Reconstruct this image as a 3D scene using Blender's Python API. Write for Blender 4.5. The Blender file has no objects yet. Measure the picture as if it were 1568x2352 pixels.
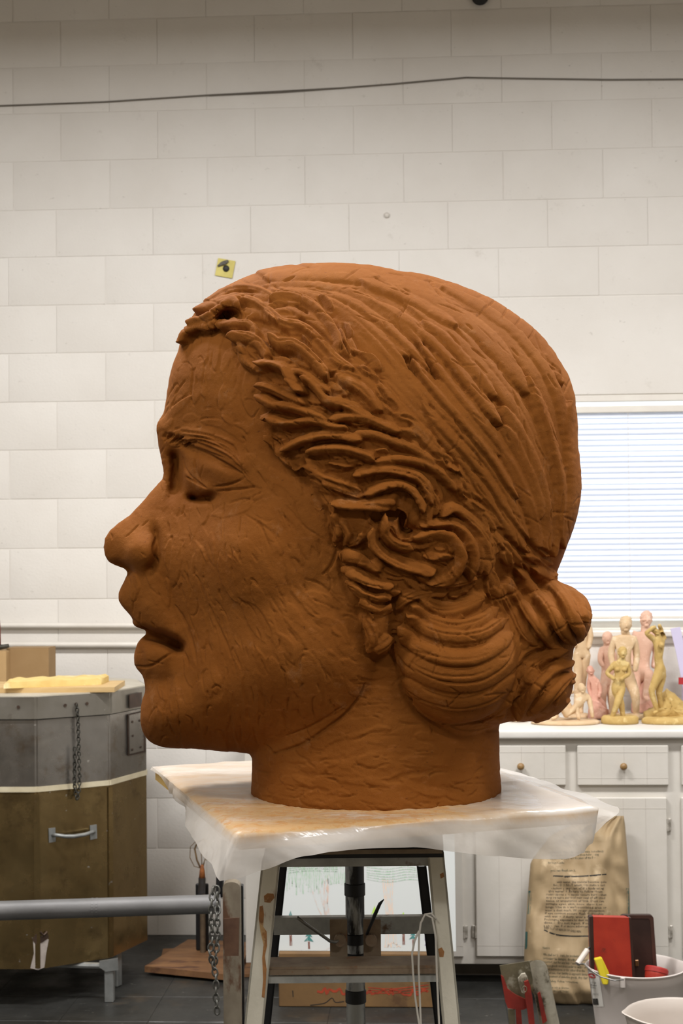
import bpy, bmesh, math, random
import numpy as np
from mathutils import Vector, Matrix, Euler

# ------------------------------------------------------------------ camera
F = 3700.0                                    # focal length in pixels of the 1568 x 2352 frame
YAW, PITCH, ROLL = 0.0555, (1260 - 1176) / F, 0.0093
EYE = Vector((0, 0, 1.60))
_r0 = Vector((math.cos(YAW), math.sin(YAW), 0)); _f0 = Vector((-math.sin(YAW), math.cos(YAW), 0)); _u0 = Vector((0, 0, 1))
FWD = (_f0 * math.cos(PITCH) + _u0 * math.sin(PITCH)).normalized()
_u1 = (_u0 * math.cos(PITCH) - _f0 * math.sin(PITCH)).normalized()
RGT = (_r0 * math.cos(ROLL) - _u1 * math.sin(ROLL)).normalized()
UPV = (_u1 * math.cos(ROLL) + _r0 * math.sin(ROLL)).normalized()
SC = bpy.context.scene
cam_d = bpy.data.cameras.new('camera'); cam = bpy.data.objects.new('camera', cam_d); SC.collection.objects.link(cam)
cam.matrix_world = Matrix(((RGT.x, UPV.x, -FWD.x, EYE.x), (RGT.y, UPV.y, -FWD.y, EYE.y), (RGT.z, UPV.z, -FWD.z, EYE.z), (0, 0, 0, 1)))
cam_d.sensor_fit = 'VERTICAL'; cam_d.sensor_height = 22.2; cam_d.sensor_width = 14.8; cam_d.lens = F * 22.2 / 2352
cam_d.clip_start = 0.05; cam_d.clip_end = 60
cam_d.dof.use_dof = True; cam_d.dof.focus_distance = 3.05; cam_d.dof.aperture_fstop = 7.0
SC.camera = cam

def ray(px, py): return FWD + RGT * ((px - 784) / F) - UPV * ((py - 1176) / F)
def P(px, py, d): return EYE + ray(px, py) * d
def onY(px, py, Y): r = ray(px, py); return EYE + r * ((Y - EYE.y) / r.y)
def onZ(px, py, Z): r = ray(px, py); return EYE + r * ((Z - EYE.z) / r.z)
def onX(px, py, X): r = ray(px, py); return EYE + r * ((X - EYE.x) / r.x)

# ------------------------------------------------------------------ light and exposure
SC.view_settings.view_transform = 'Standard'; SC.view_settings.look = 'None'
SC.view_settings.gamma = 1.0; SC.view_settings.use_curve_mapping = False
SC.view_settings.exposure = 0.0
world = bpy.data.worlds.new('daylight'); SC.world = world; world.use_nodes = True
bg = world.node_tree.nodes['Background']; bg.inputs[0].default_value = (0.86, 0.92, 1.0, 1); bg.inputs[1].default_value = 3.2

def area(name, loc, sx, sy, power, col, rot=(0, 0, 0)):
    d = bpy.data.lights.new(name, 'AREA'); d.shape = 'RECTANGLE'; d.size = sx; d.size_y = sy; d.energy = power; d.color = col
    o = bpy.data.objects.new(name, d); SC.collection.objects.link(o); o.location = loc; o.rotation_euler = rot
    return o
WARM = (1.0, 0.985, 0.98)
LAMPS = [(-1.35, 4.15, 3.86, 60), (1.35, 4.15, 3.86, 55), (-1.5, 1.9, 3.86, 22), (1.3, 1.9, 3.86, 26), (-1.4, -0.6, 3.86, 34), (1.4, -0.6, 3.86, 34)]
for i, (lx, ly, lz, pw) in enumerate(LAMPS):
    area('ceiling_lamp_light', (lx, ly, lz - 0.075), 1.15, 0.28, pw * 1.9, WARM)

# ------------------------------------------------------------------ helpers
COL = SC.collection
def link_mesh(name, verts, faces, m=None, parent=None, smooth=False):
    me = bpy.data.meshes.new(name); me.from_pydata([tuple(v) for v in verts], [], faces); me.update()
    if m: me.materials.append(m)
    if smooth: me.shade_smooth()
    o = bpy.data.objects.new(name, me); COL.objects.link(o)
    if parent: attach(o, parent)
    return o
def attach(o, parent):
    o.parent = parent; o.matrix_parent_inverse = Matrix.LocRotScale(parent.location, parent.rotation_euler, parent.scale).inverted() if parent.type == 'EMPTY' else parent.matrix_parent_inverse
    return o
def tag(o, label=None, cat=None, group=None, kind=None):
    if label: o['label'] = label
    if cat: o['category'] = cat
    if group: o['group'] = group
    if kind: o['kind'] = kind
    return o
def empty(name, loc=(0, 0, 0)):
    o = bpy.data.objects.new(name, None); COL.objects.link(o); o.location = loc; o.empty_display_size = .05
    return o

class MB:
    """collects shapes given in world coordinates into one mesh object"""
    def __init__(s): s.bm = bmesh.new()
    def box(s, c, size, rot=None, bevel=0.0, seg=1):
        t = bmesh.new(); bmesh.ops.create_cube(t, size=1)
        bmesh.ops.scale(t, vec=Vector(size), verts=t.verts)
        if bevel: bmesh.ops.bevel(t, geom=t.edges[:], offset=bevel, segments=seg, affect='EDGES', profile=.5)
        M = Matrix.Translation(Vector(c)) @ ((rot if isinstance(rot, Matrix) else Euler(rot).to_matrix().to_4x4()) if rot is not None else Matrix())
        bmesh.ops.transform(t, matrix=M, verts=t.verts); s.add(t); return s
    def add(s, t):
        me = bpy.data.meshes.new('tmp'); t.to_mesh(me); t.free(); s.bm.from_mesh(me); bpy.data.meshes.remove(me)
    def tube(s, pts, r, seg=10, closed=False, cap=True):
        pts = [Vector(p) for p in pts]; n = len(pts); rr = r if hasattr(r, '__len__') else [r] * n
        rings = []; prev = None
        for i, p in enumerate(pts):
            if closed: t = pts[(i + 1) % n] - pts[i - 1]
            else: t = (pts[min(i + 1, n - 1)] - pts[max(i - 1, 0)])
            t.normalize()
            if prev is None:
                a = Vector((0, 0, 1)) if abs(t.z) < .9 else Vector((1, 0, 0)); x = t.cross(a).normalized()
            else:
                x = (prev - t * prev.dot(t)).normalized()
            prev = x; y = t.cross(x)
            rings.append([s.bm.verts.new(p + (x * math.cos(2 * math.pi * k / seg) + y * math.sin(2 * math.pi * k / seg)) * rr[i]) for k in range(seg)])
        for i in range(n if closed else n - 1):
            A, B = rings[i], rings[(i + 1) % n]
            for k in range(seg): s.bm.faces.new((A[k], A[(k + 1) % seg], B[(k + 1) % seg], B[k]))
        if cap and not closed: s.bm.faces.new(rings[0][::-1]); s.bm.faces.new(rings[-1])
        return s
    def lathe(s, c, prof, seg=32, cap=True, M=None):
        c = Vector(c); rings = []
        for r, z in prof:
            rings.append([s.bm.verts.new(c + (M @ Vector((r * math.cos(2 * math.pi * k / seg), r * math.sin(2 * math.pi * k / seg), z)) if M else Vector((r * math.cos(2 * math.pi * k / seg), r * math.sin(2 * math.pi * k / seg), z)))) for k in range(seg)])
        for A, B in zip(rings, rings[1:]):
            for k in range(seg): s.bm.faces.new((A[k], A[(k + 1) % seg], B[(k + 1) % seg], B[k]))
        if cap: s.bm.faces.new(rings[0][::-1]); s.bm.faces.new(rings[-1])
        return s
    def prism(s, pts, d):
        """closed polygon pts extruded by vector d"""
        d = Vector(d); a = [s.bm.verts.new(Vector(p)) for p in pts]; b = [s.bm.verts.new(Vector(p) + d) for p in pts]; n = len(a)
        s.bm.faces.new(a[::-1]); s.bm.faces.new(b)
        for i in range(n): s.bm.faces.new((a[i], a[(i + 1) % n], b[(i + 1) % n], b[i]))
        return s
    def build(s, name, m, parent=None, smooth=False, auto=None):
        bmesh.ops.recalc_face_normals(s.bm, faces=s.bm.faces[:])
        me = bpy.data.meshes.new(name); s.bm.to_mesh(me); s.bm.free()
        if m: me.materials.append(m)
        if smooth or auto:
            me.shade_smooth()
            if auto: me.set_sharp_from_angle(angle=auto)
        o = bpy.data.objects.new(name, me); COL.objects.link(o)
        if parent: attach(o, parent)
        return o

# ------------------------------------------------------------------ materials
def srgb(r, g, b): return tuple(((c / 255) / 12.92 if c / 255 <= .04045 else (((c / 255) + .055) / 1.055) ** 2.4) for c in (r, g, b)) + (1,)
class NT:
    def __init__(s, name):
        s.m = bpy.data.materials.new(name); s.m.use_nodes = True; s.t = s.m.node_tree
        s.b = s.t.nodes['Principled BSDF']; s.out = s.t.nodes['Material Output']
        s.tc = s.t.nodes.new('ShaderNodeTexCoord'); s.co = s.tc.outputs['Object']
    def n(s, typ, **kw):
        n = s.t.nodes.new('ShaderNode' + typ)
        for k, v in kw.items():
            if k in n.inputs: n.inputs[k].default_value = v
            else: setattr(n, k, v)
        return n
    def l(s, a, b): s.t.links.new(a, b)
    def noise(s, scale, detail=4, rough=.55, vec=None, stretch=None):
        n = s.n('TexNoise'); n.inputs['Scale'].default_value = scale; n.inputs['Detail'].default_value = detail; n.inputs['Roughness'].default_value = rough
        v = vec or s.co
        if stretch:
            mp = s.n('Mapping'); mp.inputs['Scale'].default_value = stretch; s.l(v, mp.inputs[0]); v = mp.outputs[0]
        s.l(v, n.inputs['Vector']); return n.outputs['Fac']
    def ramp(s, fac, stops):
        r = s.n('ValToRGB'); e = r.color_ramp.elements
        e[0].position, e[0].color = stops[0]; e[1].position, e[1].color = stops[-1]
        for p, c in stops[1:-1]: x = e.new(p); x.color = c
        s.l(fac, r.inputs[0]); return r.outputs[0]
    def mix(s, a, b, fac, mode='MIX'):
        m = s.n('Mix'); m.data_type = 'RGBA'; m.blend_type = mode
        for sock, v in ((m.inputs[0], fac), (m.inputs[6], a), (m.inputs[7], b)):
            if hasattr(v, 'links') or hasattr(v, 'is_linked'): s.l(v, sock)
            else: sock.default_value = v
        return m.outputs[2]
    def bump(s, h, strength=.3, dist=.01):
        b = s.n('Bump'); b.inputs['Strength'].default_value = strength; b.inputs['Distance'].default_value = dist
        s.l(h, b.inputs['Height']); 
        if s.b.inputs['Normal'].is_linked: s.l(s.b.inputs['Normal'].links[0].from_socket, b.inputs['Normal'])
        s.l(b.outputs[0], s.b.inputs['Normal'])
    def set(s, col=None, rough=None, metal=None, spec=None):
        if col is not None:
            if hasattr(col, 'is_linked'): s.l(col, s.b.inputs['Base Color'])
            else: s.b.inputs['Base Color'].default_value = col
        if rough is not None:
            if hasattr(rough, 'is_linked'): s.l(rough, s.b.inputs['Roughness'])
            else: s.b.inputs['Roughness'].default_value = rough
        if metal is not None: s.b.inputs['Metallic'].default_value = metal
        if spec is not None: s.b.inputs['Specular IOR Level'].default_value = spec
        return s.m
def mottled(name, c1, c2, scale=6, rough=.6, metal=0, bump=.15, bscale=40, c3=None, s3=14, t3=.62, stretch=None, spec=None, bd=.004):
    """two tones by noise, an optional third tone in patches, fine relief"""
    t = NT(name); col = t.ramp(t.noise(scale, 5, .6, stretch=stretch), [(.35, c1), (.65, c2)])
    if c3: col = t.mix(col, c3, t.ramp(t.noise(s3, 6, .65, stretch=stretch), [(t3, (0, 0, 0, 1)), (t3 + .07, (1, 1, 1, 1))]))
    if bump: t.bump(t.noise(bscale, 4), bump, bd)
    return t.set(col, rough, metal, spec)
# ------------------------------------------------------------------ room shell
YW = 6.68
def wall_mat(name='white_painted_block'):
    t = NT(name); wp = t.n('NewGeometry').outputs['Position']
    base = t.ramp(t.noise(2.2, 4, .6, vec=wp), [(.3, srgb(216, 211, 203)), (.7, srgb(224, 220, 213))])
    s = t.noise(26, 5, .75, vec=wp, stretch=(1, 1, 2.2)); base = t.mix(base, srgb(160, 154, 144), t.ramp(s, [(.665, (0, 0, 0, 1)), (.73, (.75, .75, .75, 1))]))
    s2 = t.noise(7, 6, .8, vec=wp); base = t.mix(base, srgb(186, 180, 170), t.ramp(s2, [(.62, (0, 0, 0, 1)), (.75, (.5, .5, .5, 1))]))
    t.bump(t.noise(95, 4, .7, vec=wp), .35, .003); t.bump(t.noise(14, 3, .6, vec=wp), .2, .004)
    return t.set(base, .62, 0, .35)
WALL = wall_mat(); PLAIN = NT('white_plaster').set(srgb(216, 211, 202), .8); CEIL = NT('ceiling_white').set(srgb(196, 188, 176), .9)
zj = [4.300, 4.045] + [3.839, 3.642, 3.446, 3.243, 3.037, 2.838, 2.634, 2.432, 2.227, 2.025, 1.819, 1.611, 1.399, 1.192, .983, .773, .567, .359, .152, 0.0]
WX0, WX1, WZ0, WZ1 = .34, 2.10, 1.252, 2.222        # window opening
wall = MB()
for x0, x1, z0, z1 in [(-4, WX0, 0, 4.3), (WX1, 4, 0, 4.3), (WX0, WX1, 0, WZ0), (WX0, WX1, WZ1, 4.3)]:
    wall.box(((x0 + x1) / 2, YW + .1035, (z0 + z1) / 2), (x1 - x0, .2, z1 - z0))
wall = wall.build('wall_back', WALL); tag(wall, kind='structure')
R_ = random.Random(5)
def block_mesh(w, h, seed):
    b = bmesh.new(); bmesh.ops.create_cube(b, size=1); bmesh.ops.scale(b, vec=(w, .012, h), verts=b.verts)
    fr = [e for e in b.edges if all(v.co.y < 0 for v in e.verts)]
    bmesh.ops.bevel(b, geom=fr, offset=.002, segments=2, affect='EDGES', profile=.6)
    me = bpy.data.meshes.new('block'); b.to_mesh(me); b.free(); me.materials.append(WALL); me.shade_smooth(); me.set_sharp_from_angle(angle=.7); return me
cache = {}
def block(x0, x1, z0, z1):
    w, h = round(x1 - x0 - .0022, 4), round(z1 - z0 - .004, 4); k = (w, h)
    if k not in cache: cache[k] = block_mesh(w, h, 0)
    o = bpy.data.objects.new('block', cache[k]); COL.objects.link(o); o.location = ((x0 + x1) / 2, YW + .0068 + R_.uniform(-.0004, .0004), (z0 + z1) / 2)
    o.rotation_euler = (R_.uniform(-.0015, .0015), 0, 0); o.parent = wall
nb = 0
for i, (z1, z0) in enumerate(zip(zj, zj[1:])):
    off = (-1.541 if i % 2 == 0 else -1.745) - (.022 if i > 5 else 0)
    x = off - .4115 * 2
    while x < 1.9:
        a, b = x + R_.uniform(-.002, .002), x + .4115
        x = b
        spans = [(a, b)]
        if z0 < WZ1 + .41 and z1 > WZ0 + .01:                      # beside or above the window
            lx = WX0 - .20 if z0 > WZ1 - .02 else WX0
            if b > lx: spans = [(a, lx)] if lx - a > .05 else []
        for s in spans: block(s[0], s[1], z0, z1); nb += 1
lint = MB().box(((WX0 - .2 + 2.4) / 2, YW + .004, (WZ1 + 2.632) / 2), (2.4 - WX0 + .2 - .006, .012, 2.632 - WZ1 - .006), bevel=.002).build('lintel', WALL, wall)
# walls, ceiling, floor around
for nm, c, s in [('wall_left', (-4.05, 1.9, 2.15), (.1, 9.8, 4.3)), ('wall_right', (4.05, 1.9, 2.15), (.1, 9.8, 4.3)), ('wall_front', (0, -3.05, 2.15), (8.2, .1, 4.3))]:
    tag(MB().box(c, s).build(nm, PLAIN if nm != 'wall_front' else NT('tan_reflection_tone').set(srgb(158, 142, 116), .8)), kind='structure')  # unseen front wall given a darker tan to tone the kiln's reflections
tag(MB().box((0, 1.9, 4.35), (8.2, 10, .1)).build('ceiling', CEIL), kind='structure')
def floor_mat():
    t = NT('black_vinyl_tile'); wp = t.n('NewGeometry').outputs['Position']
    c = t.ramp(t.noise(3, 5, .7, vec=wp), [(.3, srgb(34, 34, 32)), (.7, srgb(50, 50, 47))])
    c = t.mix(c, srgb(150, 148, 138), t.ramp(t.noise(60, 3, .8, vec=wp, stretch=(.5, 1, 1)), [(.66, (0, 0, 0, 1)), (.74, (.8, .8, .8, 1))]))
    c = t.mix(c, srgb(84, 70, 52), t.ramp(t.noise(1.7, 5, .7, vec=wp), [(.6, (0, 0, 0, 1)), (.7, (.5, .5, .5, 1))]))
    t.bump(t.noise(30, 4, .7, vec=wp), .2, .003); return t.set(c, t.ramp(t.noise(8, 4, .6, vec=wp), [(.3, (.3, .3, .3, 1)), (.7, (.6, .6, .6, 1))]), 0, .5)
FLOOR = floor_mat(); floor = MB().box((0, 1.9, -.052), (8.2, 10, .1)).build('floor', FLOOR); tag(floor, kind='structure')
tm = MB().box((0, 0, 0), (.3035, .3035, .004), bevel=.0008).build('tile', FLOOR); tme = tm.data; bpy.data.objects.remove(tm)
for i in range(14):
    for j in range(6):
        o = bpy.data.objects.new('tile', tme); COL.objects.link(o); o.location = (-2.35 + i * .305, 6.53 - j * .305, -.002 + R_.uniform(-.0004, .0002)); o.parent = floor
# window frame, glass, blind, sill
FRAME = mottled('cream_gloss_paint', srgb(228, 224, 214), srgb(220, 214, 205), 4, .35)
win = empty('window_1', (1.2, YW, WZ0)); tag(win, kind='structure')
fy = YW + .05
MB().box(((WX0 + WX1) / 2, YW + .03, WZ1 - .014), (WX1 - WX0, .08, .028), bevel=.003).build('top_frame', FRAME, win)
for x in (WX0 + .02, WX1 - .02): MB().box((x, fy + .03, (WZ0 + WZ1) / 2 - .014), (.04, .05, WZ1 - WZ0 - .03), bevel=.003).build('side_frame', FRAME, win)
MB().box(((WX0 + WX1) / 2, fy + .03, WZ0 + .02), (WX1 - WX0 - .08, .05, .04), bevel=.003).build('bottom_frame', FRAME, win)
MB().box((1.25, fy + .05, (WZ0 + WZ1) / 2), (.035, .03, WZ1 - WZ0 - .07), bevel=.002).build('mullion', FRAME, win)
gm = bpy.data.materials.new('window_glass'); gm.use_nodes = True; gt = gm.node_tree; gt.nodes.clear()
go = gt.nodes.new('ShaderNodeOutputMaterial'); gx_ = gt.nodes.new('ShaderNodeMixShader'); tr = gt.nodes.new('ShaderNodeBsdfTransparent'); gl = gt.nodes.new('ShaderNodeBsdfGlossy'); gl.inputs['Roughness'].default_value = .02
tr.inputs[0].default_value = (.93, .96, .96, 1); gx_.inputs[0].default_value = .06; gt.links.new(tr.outputs[0], gx_.inputs[1]); gt.links.new(gl.outputs[0], gx_.inputs[2]); gt.links.new(gx_.outputs[0], go.inputs[0])
for a, b in ((WX0 + .04, 1.235), (1.265, WX1 - .04)): MB().box(((a + b) / 2, fy + .06, (WZ0 + WZ1) / 2), (b - a, .004, WZ1 - WZ0 - .08)).build('pane', gm, win)
MB().box(((WX0 + WX1) / 2, YW - .008, WZ0 - .010), (WX1 - WX0 + .1, .075, .026), bevel=.006, seg=2).build('sill', FRAME, win)
MB().box(((WX0 + WX1) / 2, YW + .0, WZ0 - .038), (WX1 - WX0 + .1, .03, .028), bevel=.004).build('apron', FRAME, win)
def thin_mat(name, col, trans, rough=.4, transp=0.0, tcol=None):
    m = bpy.data.materials.new(name); m.use_nodes = True; t = m.node_tree; b = t.nodes['Principled BSDF']; b.inputs['Base Color'].default_value = col; b.inputs['Roughness'].default_value = rough
    o = t.nodes['Material Output']; tl = t.nodes.new('ShaderNodeBsdfTranslucent'); tl.inputs[0].default_value = tcol or col; mx = t.nodes.new('ShaderNodeMixShader'); mx.inputs[0].default_value = trans
    t.links.new(b.outputs[0], mx.inputs[1]); t.links.new(tl.outputs[0], mx.inputs[2]); t.links.new(mx.outputs[0], o.inputs[0]); return m
SLAT = thin_mat('white_slat_plastic', srgb(238, 240, 246), .30)
bl = empty('window_blind', (1.2, YW + .03, 2.19)); tag(bl, 'white horizontal slat blind lowered over the bright window', 'blind')
MB().box(((WX0 + WX1) / 2, YW + .022, 2.165), (WX1 - WX0 - .06, .028, .028), bevel=.002).build('head_rail', FRAME, bl)
prof = [(-.0125, 0), (-.006, .0018), (0, .0024), (.006, .0018), (.0125, 0)]
def slat_me():
    t = math.radians(66); v = []; xx0, xx1 = WX0 + .045, WX1 - .045
    for x in (xx0 - 1.22, xx1 - 1.22):
        for d in (0, .0006):
            for p, q in prof: q2 = q + d; v.append((x, p * math.cos(t) + q2 * math.sin(t), p * math.sin(t) - q2 * math.cos(t)))
    f = []
    for k in range(4): f += [(k, k + 1, 10 + k + 1, 10 + k), (5 + k, 15 + k, 16 + k, 6 + k)]
    f += [(0, 10, 15, 5), (4, 9, 19, 14)]
    me = bpy.data.meshes.new('slat'); me.from_pydata(v, [], f); me.materials.append(SLAT); me.shade_smooth(); me.set_sharp_from_angle(angle=.8); return me
sm = slat_me(); PITCHZ = .02265; zs0 = 2.143
for k in range(37):
    o = bpy.data.objects.new('slat', sm); COL.objects.link(o); o.location = (1.22, YW + .026 + R_.uniform(-.0006, .0006), zs0 - k * PITCHZ + R_.uniform(-.0006, .0006)); o.rotation_euler = (R_.uniform(-.05, .05), R_.uniform(-.0008, .0008), 0); attach(o, bl)
MB().box(((WX0 + WX1) / 2, YW + .026, zs0 - 37 * PITCHZ), (WX1 - WX0 - .09, .022, .014), bevel=.003).build('bottom_rail', FRAME, bl)
for px in (1445, 1745):
    x = onY(px, 1200, YW + .01).x; MB().tube([(x, YW + .010, 2.16), (x, YW + .010, zs0 - 37 * PITCHZ)], .0009, 6).build('ladder_cord', FRAME, bl)
# pipes and cable on the wall
PIPE = mottled('white_painted_pipe', srgb(222, 217, 208), srgb(212, 206, 196), 5, .45)
def wallpipe(px0, py0, px1, py1, r, lab):
    a, b = onY(px0, py0, YW - .018), onY(px1, py1, YW - .018); e = empty('wall_pipe', a)
    MB().tube([a, b], r, 14).build('pipe', PIPE, e, auto=.6)
    for t in (.36, .62): c = a.lerp(b, t); MB().box((c.x, YW - .012, c.z), (.022, .034, r * 2 + .008), bevel=.002).build('clip', PIPE, e)
    tag(e, lab, 'pipe', None)
wallpipe(-900, 1437, 1150, 1437, .0115, 'upper white painted pipe running along the block wall at left')
wallpipe(-900, 1481, 1150, 1481, .0125, 'lower white painted pipe on the block wall, just above the kiln')
CAB = NT('grey_cable').set(srgb(104, 98, 90), .6)
for pts, lab in [([(-900, 286), (-320, 256), (0, 243), (240, 234), (470, 219), (784, 202), (900, 193), (1070, 178)], 'grey cable sloping up across the wall above the head, left length'), ([(1070, 178), (1190, 180), (1400, 183), (1568, 182), (2300, 187)], 'grey cable running level along the wall, right length')]:
    w = [onY(x, y, YW - .006) for x, y in pts]; c = MB().tube(w, .0032, 8).build('cable', CAB, None, smooth=True); tag(c, lab, 'cable')
c = MB().tube([onY(x, y, YW - .005) for x, y in [(480, 220), (640, 213), (784, 203), (1000, 183), (1070, 179)]], .0017, 6).build('cable', CAB, None, smooth=True); tag(c, 'thin second cable running beside the thicker one at its bend', 'cable')
# yellow tag with a plugged hole, screw anchor, dark bracket
YEL = mottled('yellow_tape', srgb(214, 200, 112), srgb(196, 182, 96), 20, .6)
DK = NT('dark_rubber').set(srgb(34, 32, 30), .6); GRY = mottled('grey_putty', srgb(120, 116, 108), srgb(86, 82, 76), 60, .8)
c = onY(517, 616, YW - .004); e = empty('yellow_tag', c)
MB().box(c, (.074, .003, .074), rot=(0, .2, 0), bevel=.0008).build('tag_sheet', YEL, e)
MB().lathe(c + Vector((.004, -.004, -.002)), [(.011, -.006), (.014, 0), (.010, .004)], 16, M=Euler((math.pi / 2, 0, 0)).to_matrix()).build('plugged_hole', DK, e, smooth=True)
MB().tube([c + Vector((-.03, -.004, .008)), c + Vector((-.014, -.007, .018)), c + Vector((.0, -.008, .022)), c + Vector((.014, -.006, .03))], [.004, .008, .009, .005], 8).build('putty_smear', GRY, e, smooth=True)
tag(e, 'small yellow square tag with a dark hole, on the wall above the forehead', 'tag')
c = onY(888, 494, YW - .003); a = MB().lathe(c, [(.0015, -.006), (.006, -.003), (.012, .0), (.012, .002)], 14, M=Euler((math.pi / 2, 0, 0)).to_matrix()).build('screw_anchor', PIPE, None, smooth=True); tag(a, 'tiny painted screw anchor in the wall above the head', 'anchor')
c = onY(1102, -6, YW - .01); a = MB().lathe(c, [(.02, -.01), (.034, .0), (.036, .008)], 20, M=Euler((math.pi / 2, 0, 0)).to_matrix()).build('wall_boss', DK, None, smooth=True); tag(a, 'dark round fitting cut by the top edge of the picture', 'fitting')
# ------------------------------------------------------------------ the clay head
D0, HB = 3.32, 1.10                          # distance of the head's median plane, height of the board it stands on
S0 = D0 / F
rng = np.random.RandomState(7)
def arr(v): return np.array(v, dtype=np.float32)
def spline(pts, step=5.0):
    p = arr(pts); n = len(p)
    if n == 2: m = max(2, int(np.hypot(*(p[1] - p[0])) / step) + 1); t = np.linspace(0, 1, m)[:, None]; return p[0] * (1 - t) + p[1] * t
    q = np.vstack([2 * p[0] - p[1], p, 2 * p[-1] - p[-2]]); out = []
    for i in range(n - 1):
        a, b, c, d = q[i], q[i + 1], q[i + 2], q[i + 3]
        m = max(2, int(np.hypot(*(c - b)) / step)); t = np.linspace(0, 1, m, endpoint=False)[:, None]
        out.append(.5 * (2 * b + (c - a) * t + (2 * a - 5 * b + 4 * c - d) * t ** 2 + (3 * b - a - 3 * c + d) * t ** 3))
    return np.vstack(out + [p[-1:]]).astype(np.float32)
def poly_sd(poly, X, Y):
    """signed distance to a closed polygon, negative inside"""
    p = arr(poly); q = np.roll(p, -1, 0); d = np.full(X.shape, 1e9, np.float32); ins = np.zeros(X.shape, bool)
    for (ax, ay), (bx, by) in zip(p, q):
        ex, ey = bx - ax, by - ay; wx, wy = X - ax, Y - ay
        t = np.clip((wx * ex + wy * ey) / (ex * ex + ey * ey + 1e-9), 0, 1)
        d = np.minimum(d, (wx - ex * t) ** 2 + (wy - ey * t) ** 2)
        c = ((ay <= Y) & (by > Y)) | ((by <= Y) & (ay > Y))
        if ey != 0: ins ^= c & (X < ax + (Y - ay) * ex / ey)
    d = np.sqrt(d); return np.where(ins, -d, d)
def blur(a, s):
    r = int(3 * s + .5); k = np.exp(-.5 * (np.arange(-r, r + 1) / s) ** 2); k = (k / k.sum()).astype(np.float32)
    for ax in (0, 1):
        pad = [(0, 0), (0, 0)]; pad[ax] = (r, r); b = np.pad(a, pad, mode='edge'); o = np.zeros_like(a)
        for i, w in enumerate(k): o += w * (b[i:i + a.shape[0], :] if ax == 0 else b[:, i:i + a.shape[1]])
        a = o
    return a
def vnoise(X, Y, scale, seed):
    """smooth value noise in -1..1"""
    g = np.random.RandomState(seed).rand(96, 96).astype(np.float32) * 2 - 1
    x, y = X / scale, Y / scale; xi, yi = np.floor(x).astype(int), np.floor(y).astype(int); fx, fy = x - xi, y - yi
    fx, fy = fx * fx * (3 - 2 * fx), fy * fy * (3 - 2 * fy)
    G = lambda i, j: g[j % 96, i % 96]
    return (G(xi, yi) * (1 - fx) + G(xi + 1, yi) * fx) * (1 - fy) + (G(xi, yi + 1) * (1 - fx) + G(xi + 1, yi + 1) * fx) * fy
def sample(M, x, y, x0, y0, st):
    u = np.clip((x - x0) / st, 0, M.shape[1] - 1.001); v = np.clip((y - y0) / st, 0, M.shape[0] - 1.001)
    i, j = u.astype(np.int32), v.astype(np.int32); fu, fv = (u - i).astype(np.float32), (v - j).astype(np.float32)
    return (M[j, i] * (1 - fu) + M[j, i + 1] * fu) * (1 - fv) + (M[j + 1, i] * (1 - fu) + M[j + 1, i + 1] * fu) * fv

# outline of face, skull and the hidden root of the neck, as seen from the left side
OUTL = [(882,617),(840,609),(760,605),(700,607),(640,613),(600,622),(560,636),(520,655),(485,677),(460,700),(440,725),(424,755),(413,782),(409,806),(398,830),(390,860),(384,895),(380,925),(376,948),(366,962),(359,978),(360,1000),(364,1030),(371,1062),(376,1085),(372,1100),(360,1112),(345,1130),(325,1153),(300,1180),(272,1200),(252,1216),(240,1235),(236,1255),(238,1275),(248,1292),(264,1301),(282,1306),(291,1312),(292,1320),(284,1335),(276,1348),(270,1365),(270,1378),(276,1390),(290,1405),(303,1420),(305,1437),(318,1444),(334,1450),(336,1455),(325,1462),(312,1482),(306,1505),(307,1530),(316,1540),(326,1550),(332,1570),(333,1590),(326,1605),(322,1630),(322,1660),(326,1680),(338,1700),(355,1712),(380,1718),(410,1720),(450,1720),(500,1725),(560,1729),(586,1733),(640,1775),(760,1810),(950,1800),(1100,1720),(1180,1620),(1225,1500),(1250,1400),(1283,1305),(1309,1237),(1327,1180),(1335,1120),(1334,1095),(1330,1060),(1326,1020),(1326,960),(1320,905),(1306,860),(1290,835),(1267,800),(1235,765),(1208,741),(1170,714),(1132,689),(1085,668),(1040,651),(990,637),(943,626)]
GX0, GY0, GS = 180, 540, 4; GW, GH = 308, 340
gx, gy = np.meshgrid(GX0 + GS * np.arange(GW, dtype=np.float32), GY0 + GS * np.arange(GH, dtype=np.float32))
sd = poly_sd(OUTL, gx, gy)
inside = sd < 0
def poisson(mask, src, it=700, om=1.975):
    q = np.where(mask, 1e4, 0).astype(np.float32); par = (np.add.outer(np.arange(GH), np.arange(GW)) % 2).astype(bool)
    ms = [mask & par, mask & ~par]; h2 = GS * GS * src
    for _ in range(it):
        for m in ms:
            nb = np.zeros_like(q); nb[1:-1, 1:-1] = q[:-2, 1:-1] + q[2:, 1:-1] + q[1:-1, :-2] + q[1:-1, 2:]
            q = np.where(m, q + om * (.25 * (nb + h2) - q), q)
    return q
Q = poisson(inside, 1.85)
Q = np.where(inside, np.maximum(Q, 0), 0) * S0 * S0
TGT = [(850,950,.345),(700,860,.32),(1100,950,.31),(600,930,.265),(470,900,.175),(415,870,.10),(650,1180,.285),(740,1300,.30),(600,1400,.285),(500,1280,.225),(430,1300,.155),(325,1270,.078),(480,1080,.165),(408,1110,.07),(395,1050,.065),(560,1100,.235),(412,1487,.125),(380,1650,.125),(500,1600,.215),(650,1600,.27),(780,1540,.295),(830,1400,.30),(345,1500,.07),(300,1370,.055),(1200,1150,.23),(1000,1300,.29),(1000,1500,.24),(850,700,.2),(560,720,.17),(1050,760,.23),(430,1400,.14),(540,1700,.12),(300,1220,.055)]
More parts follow.
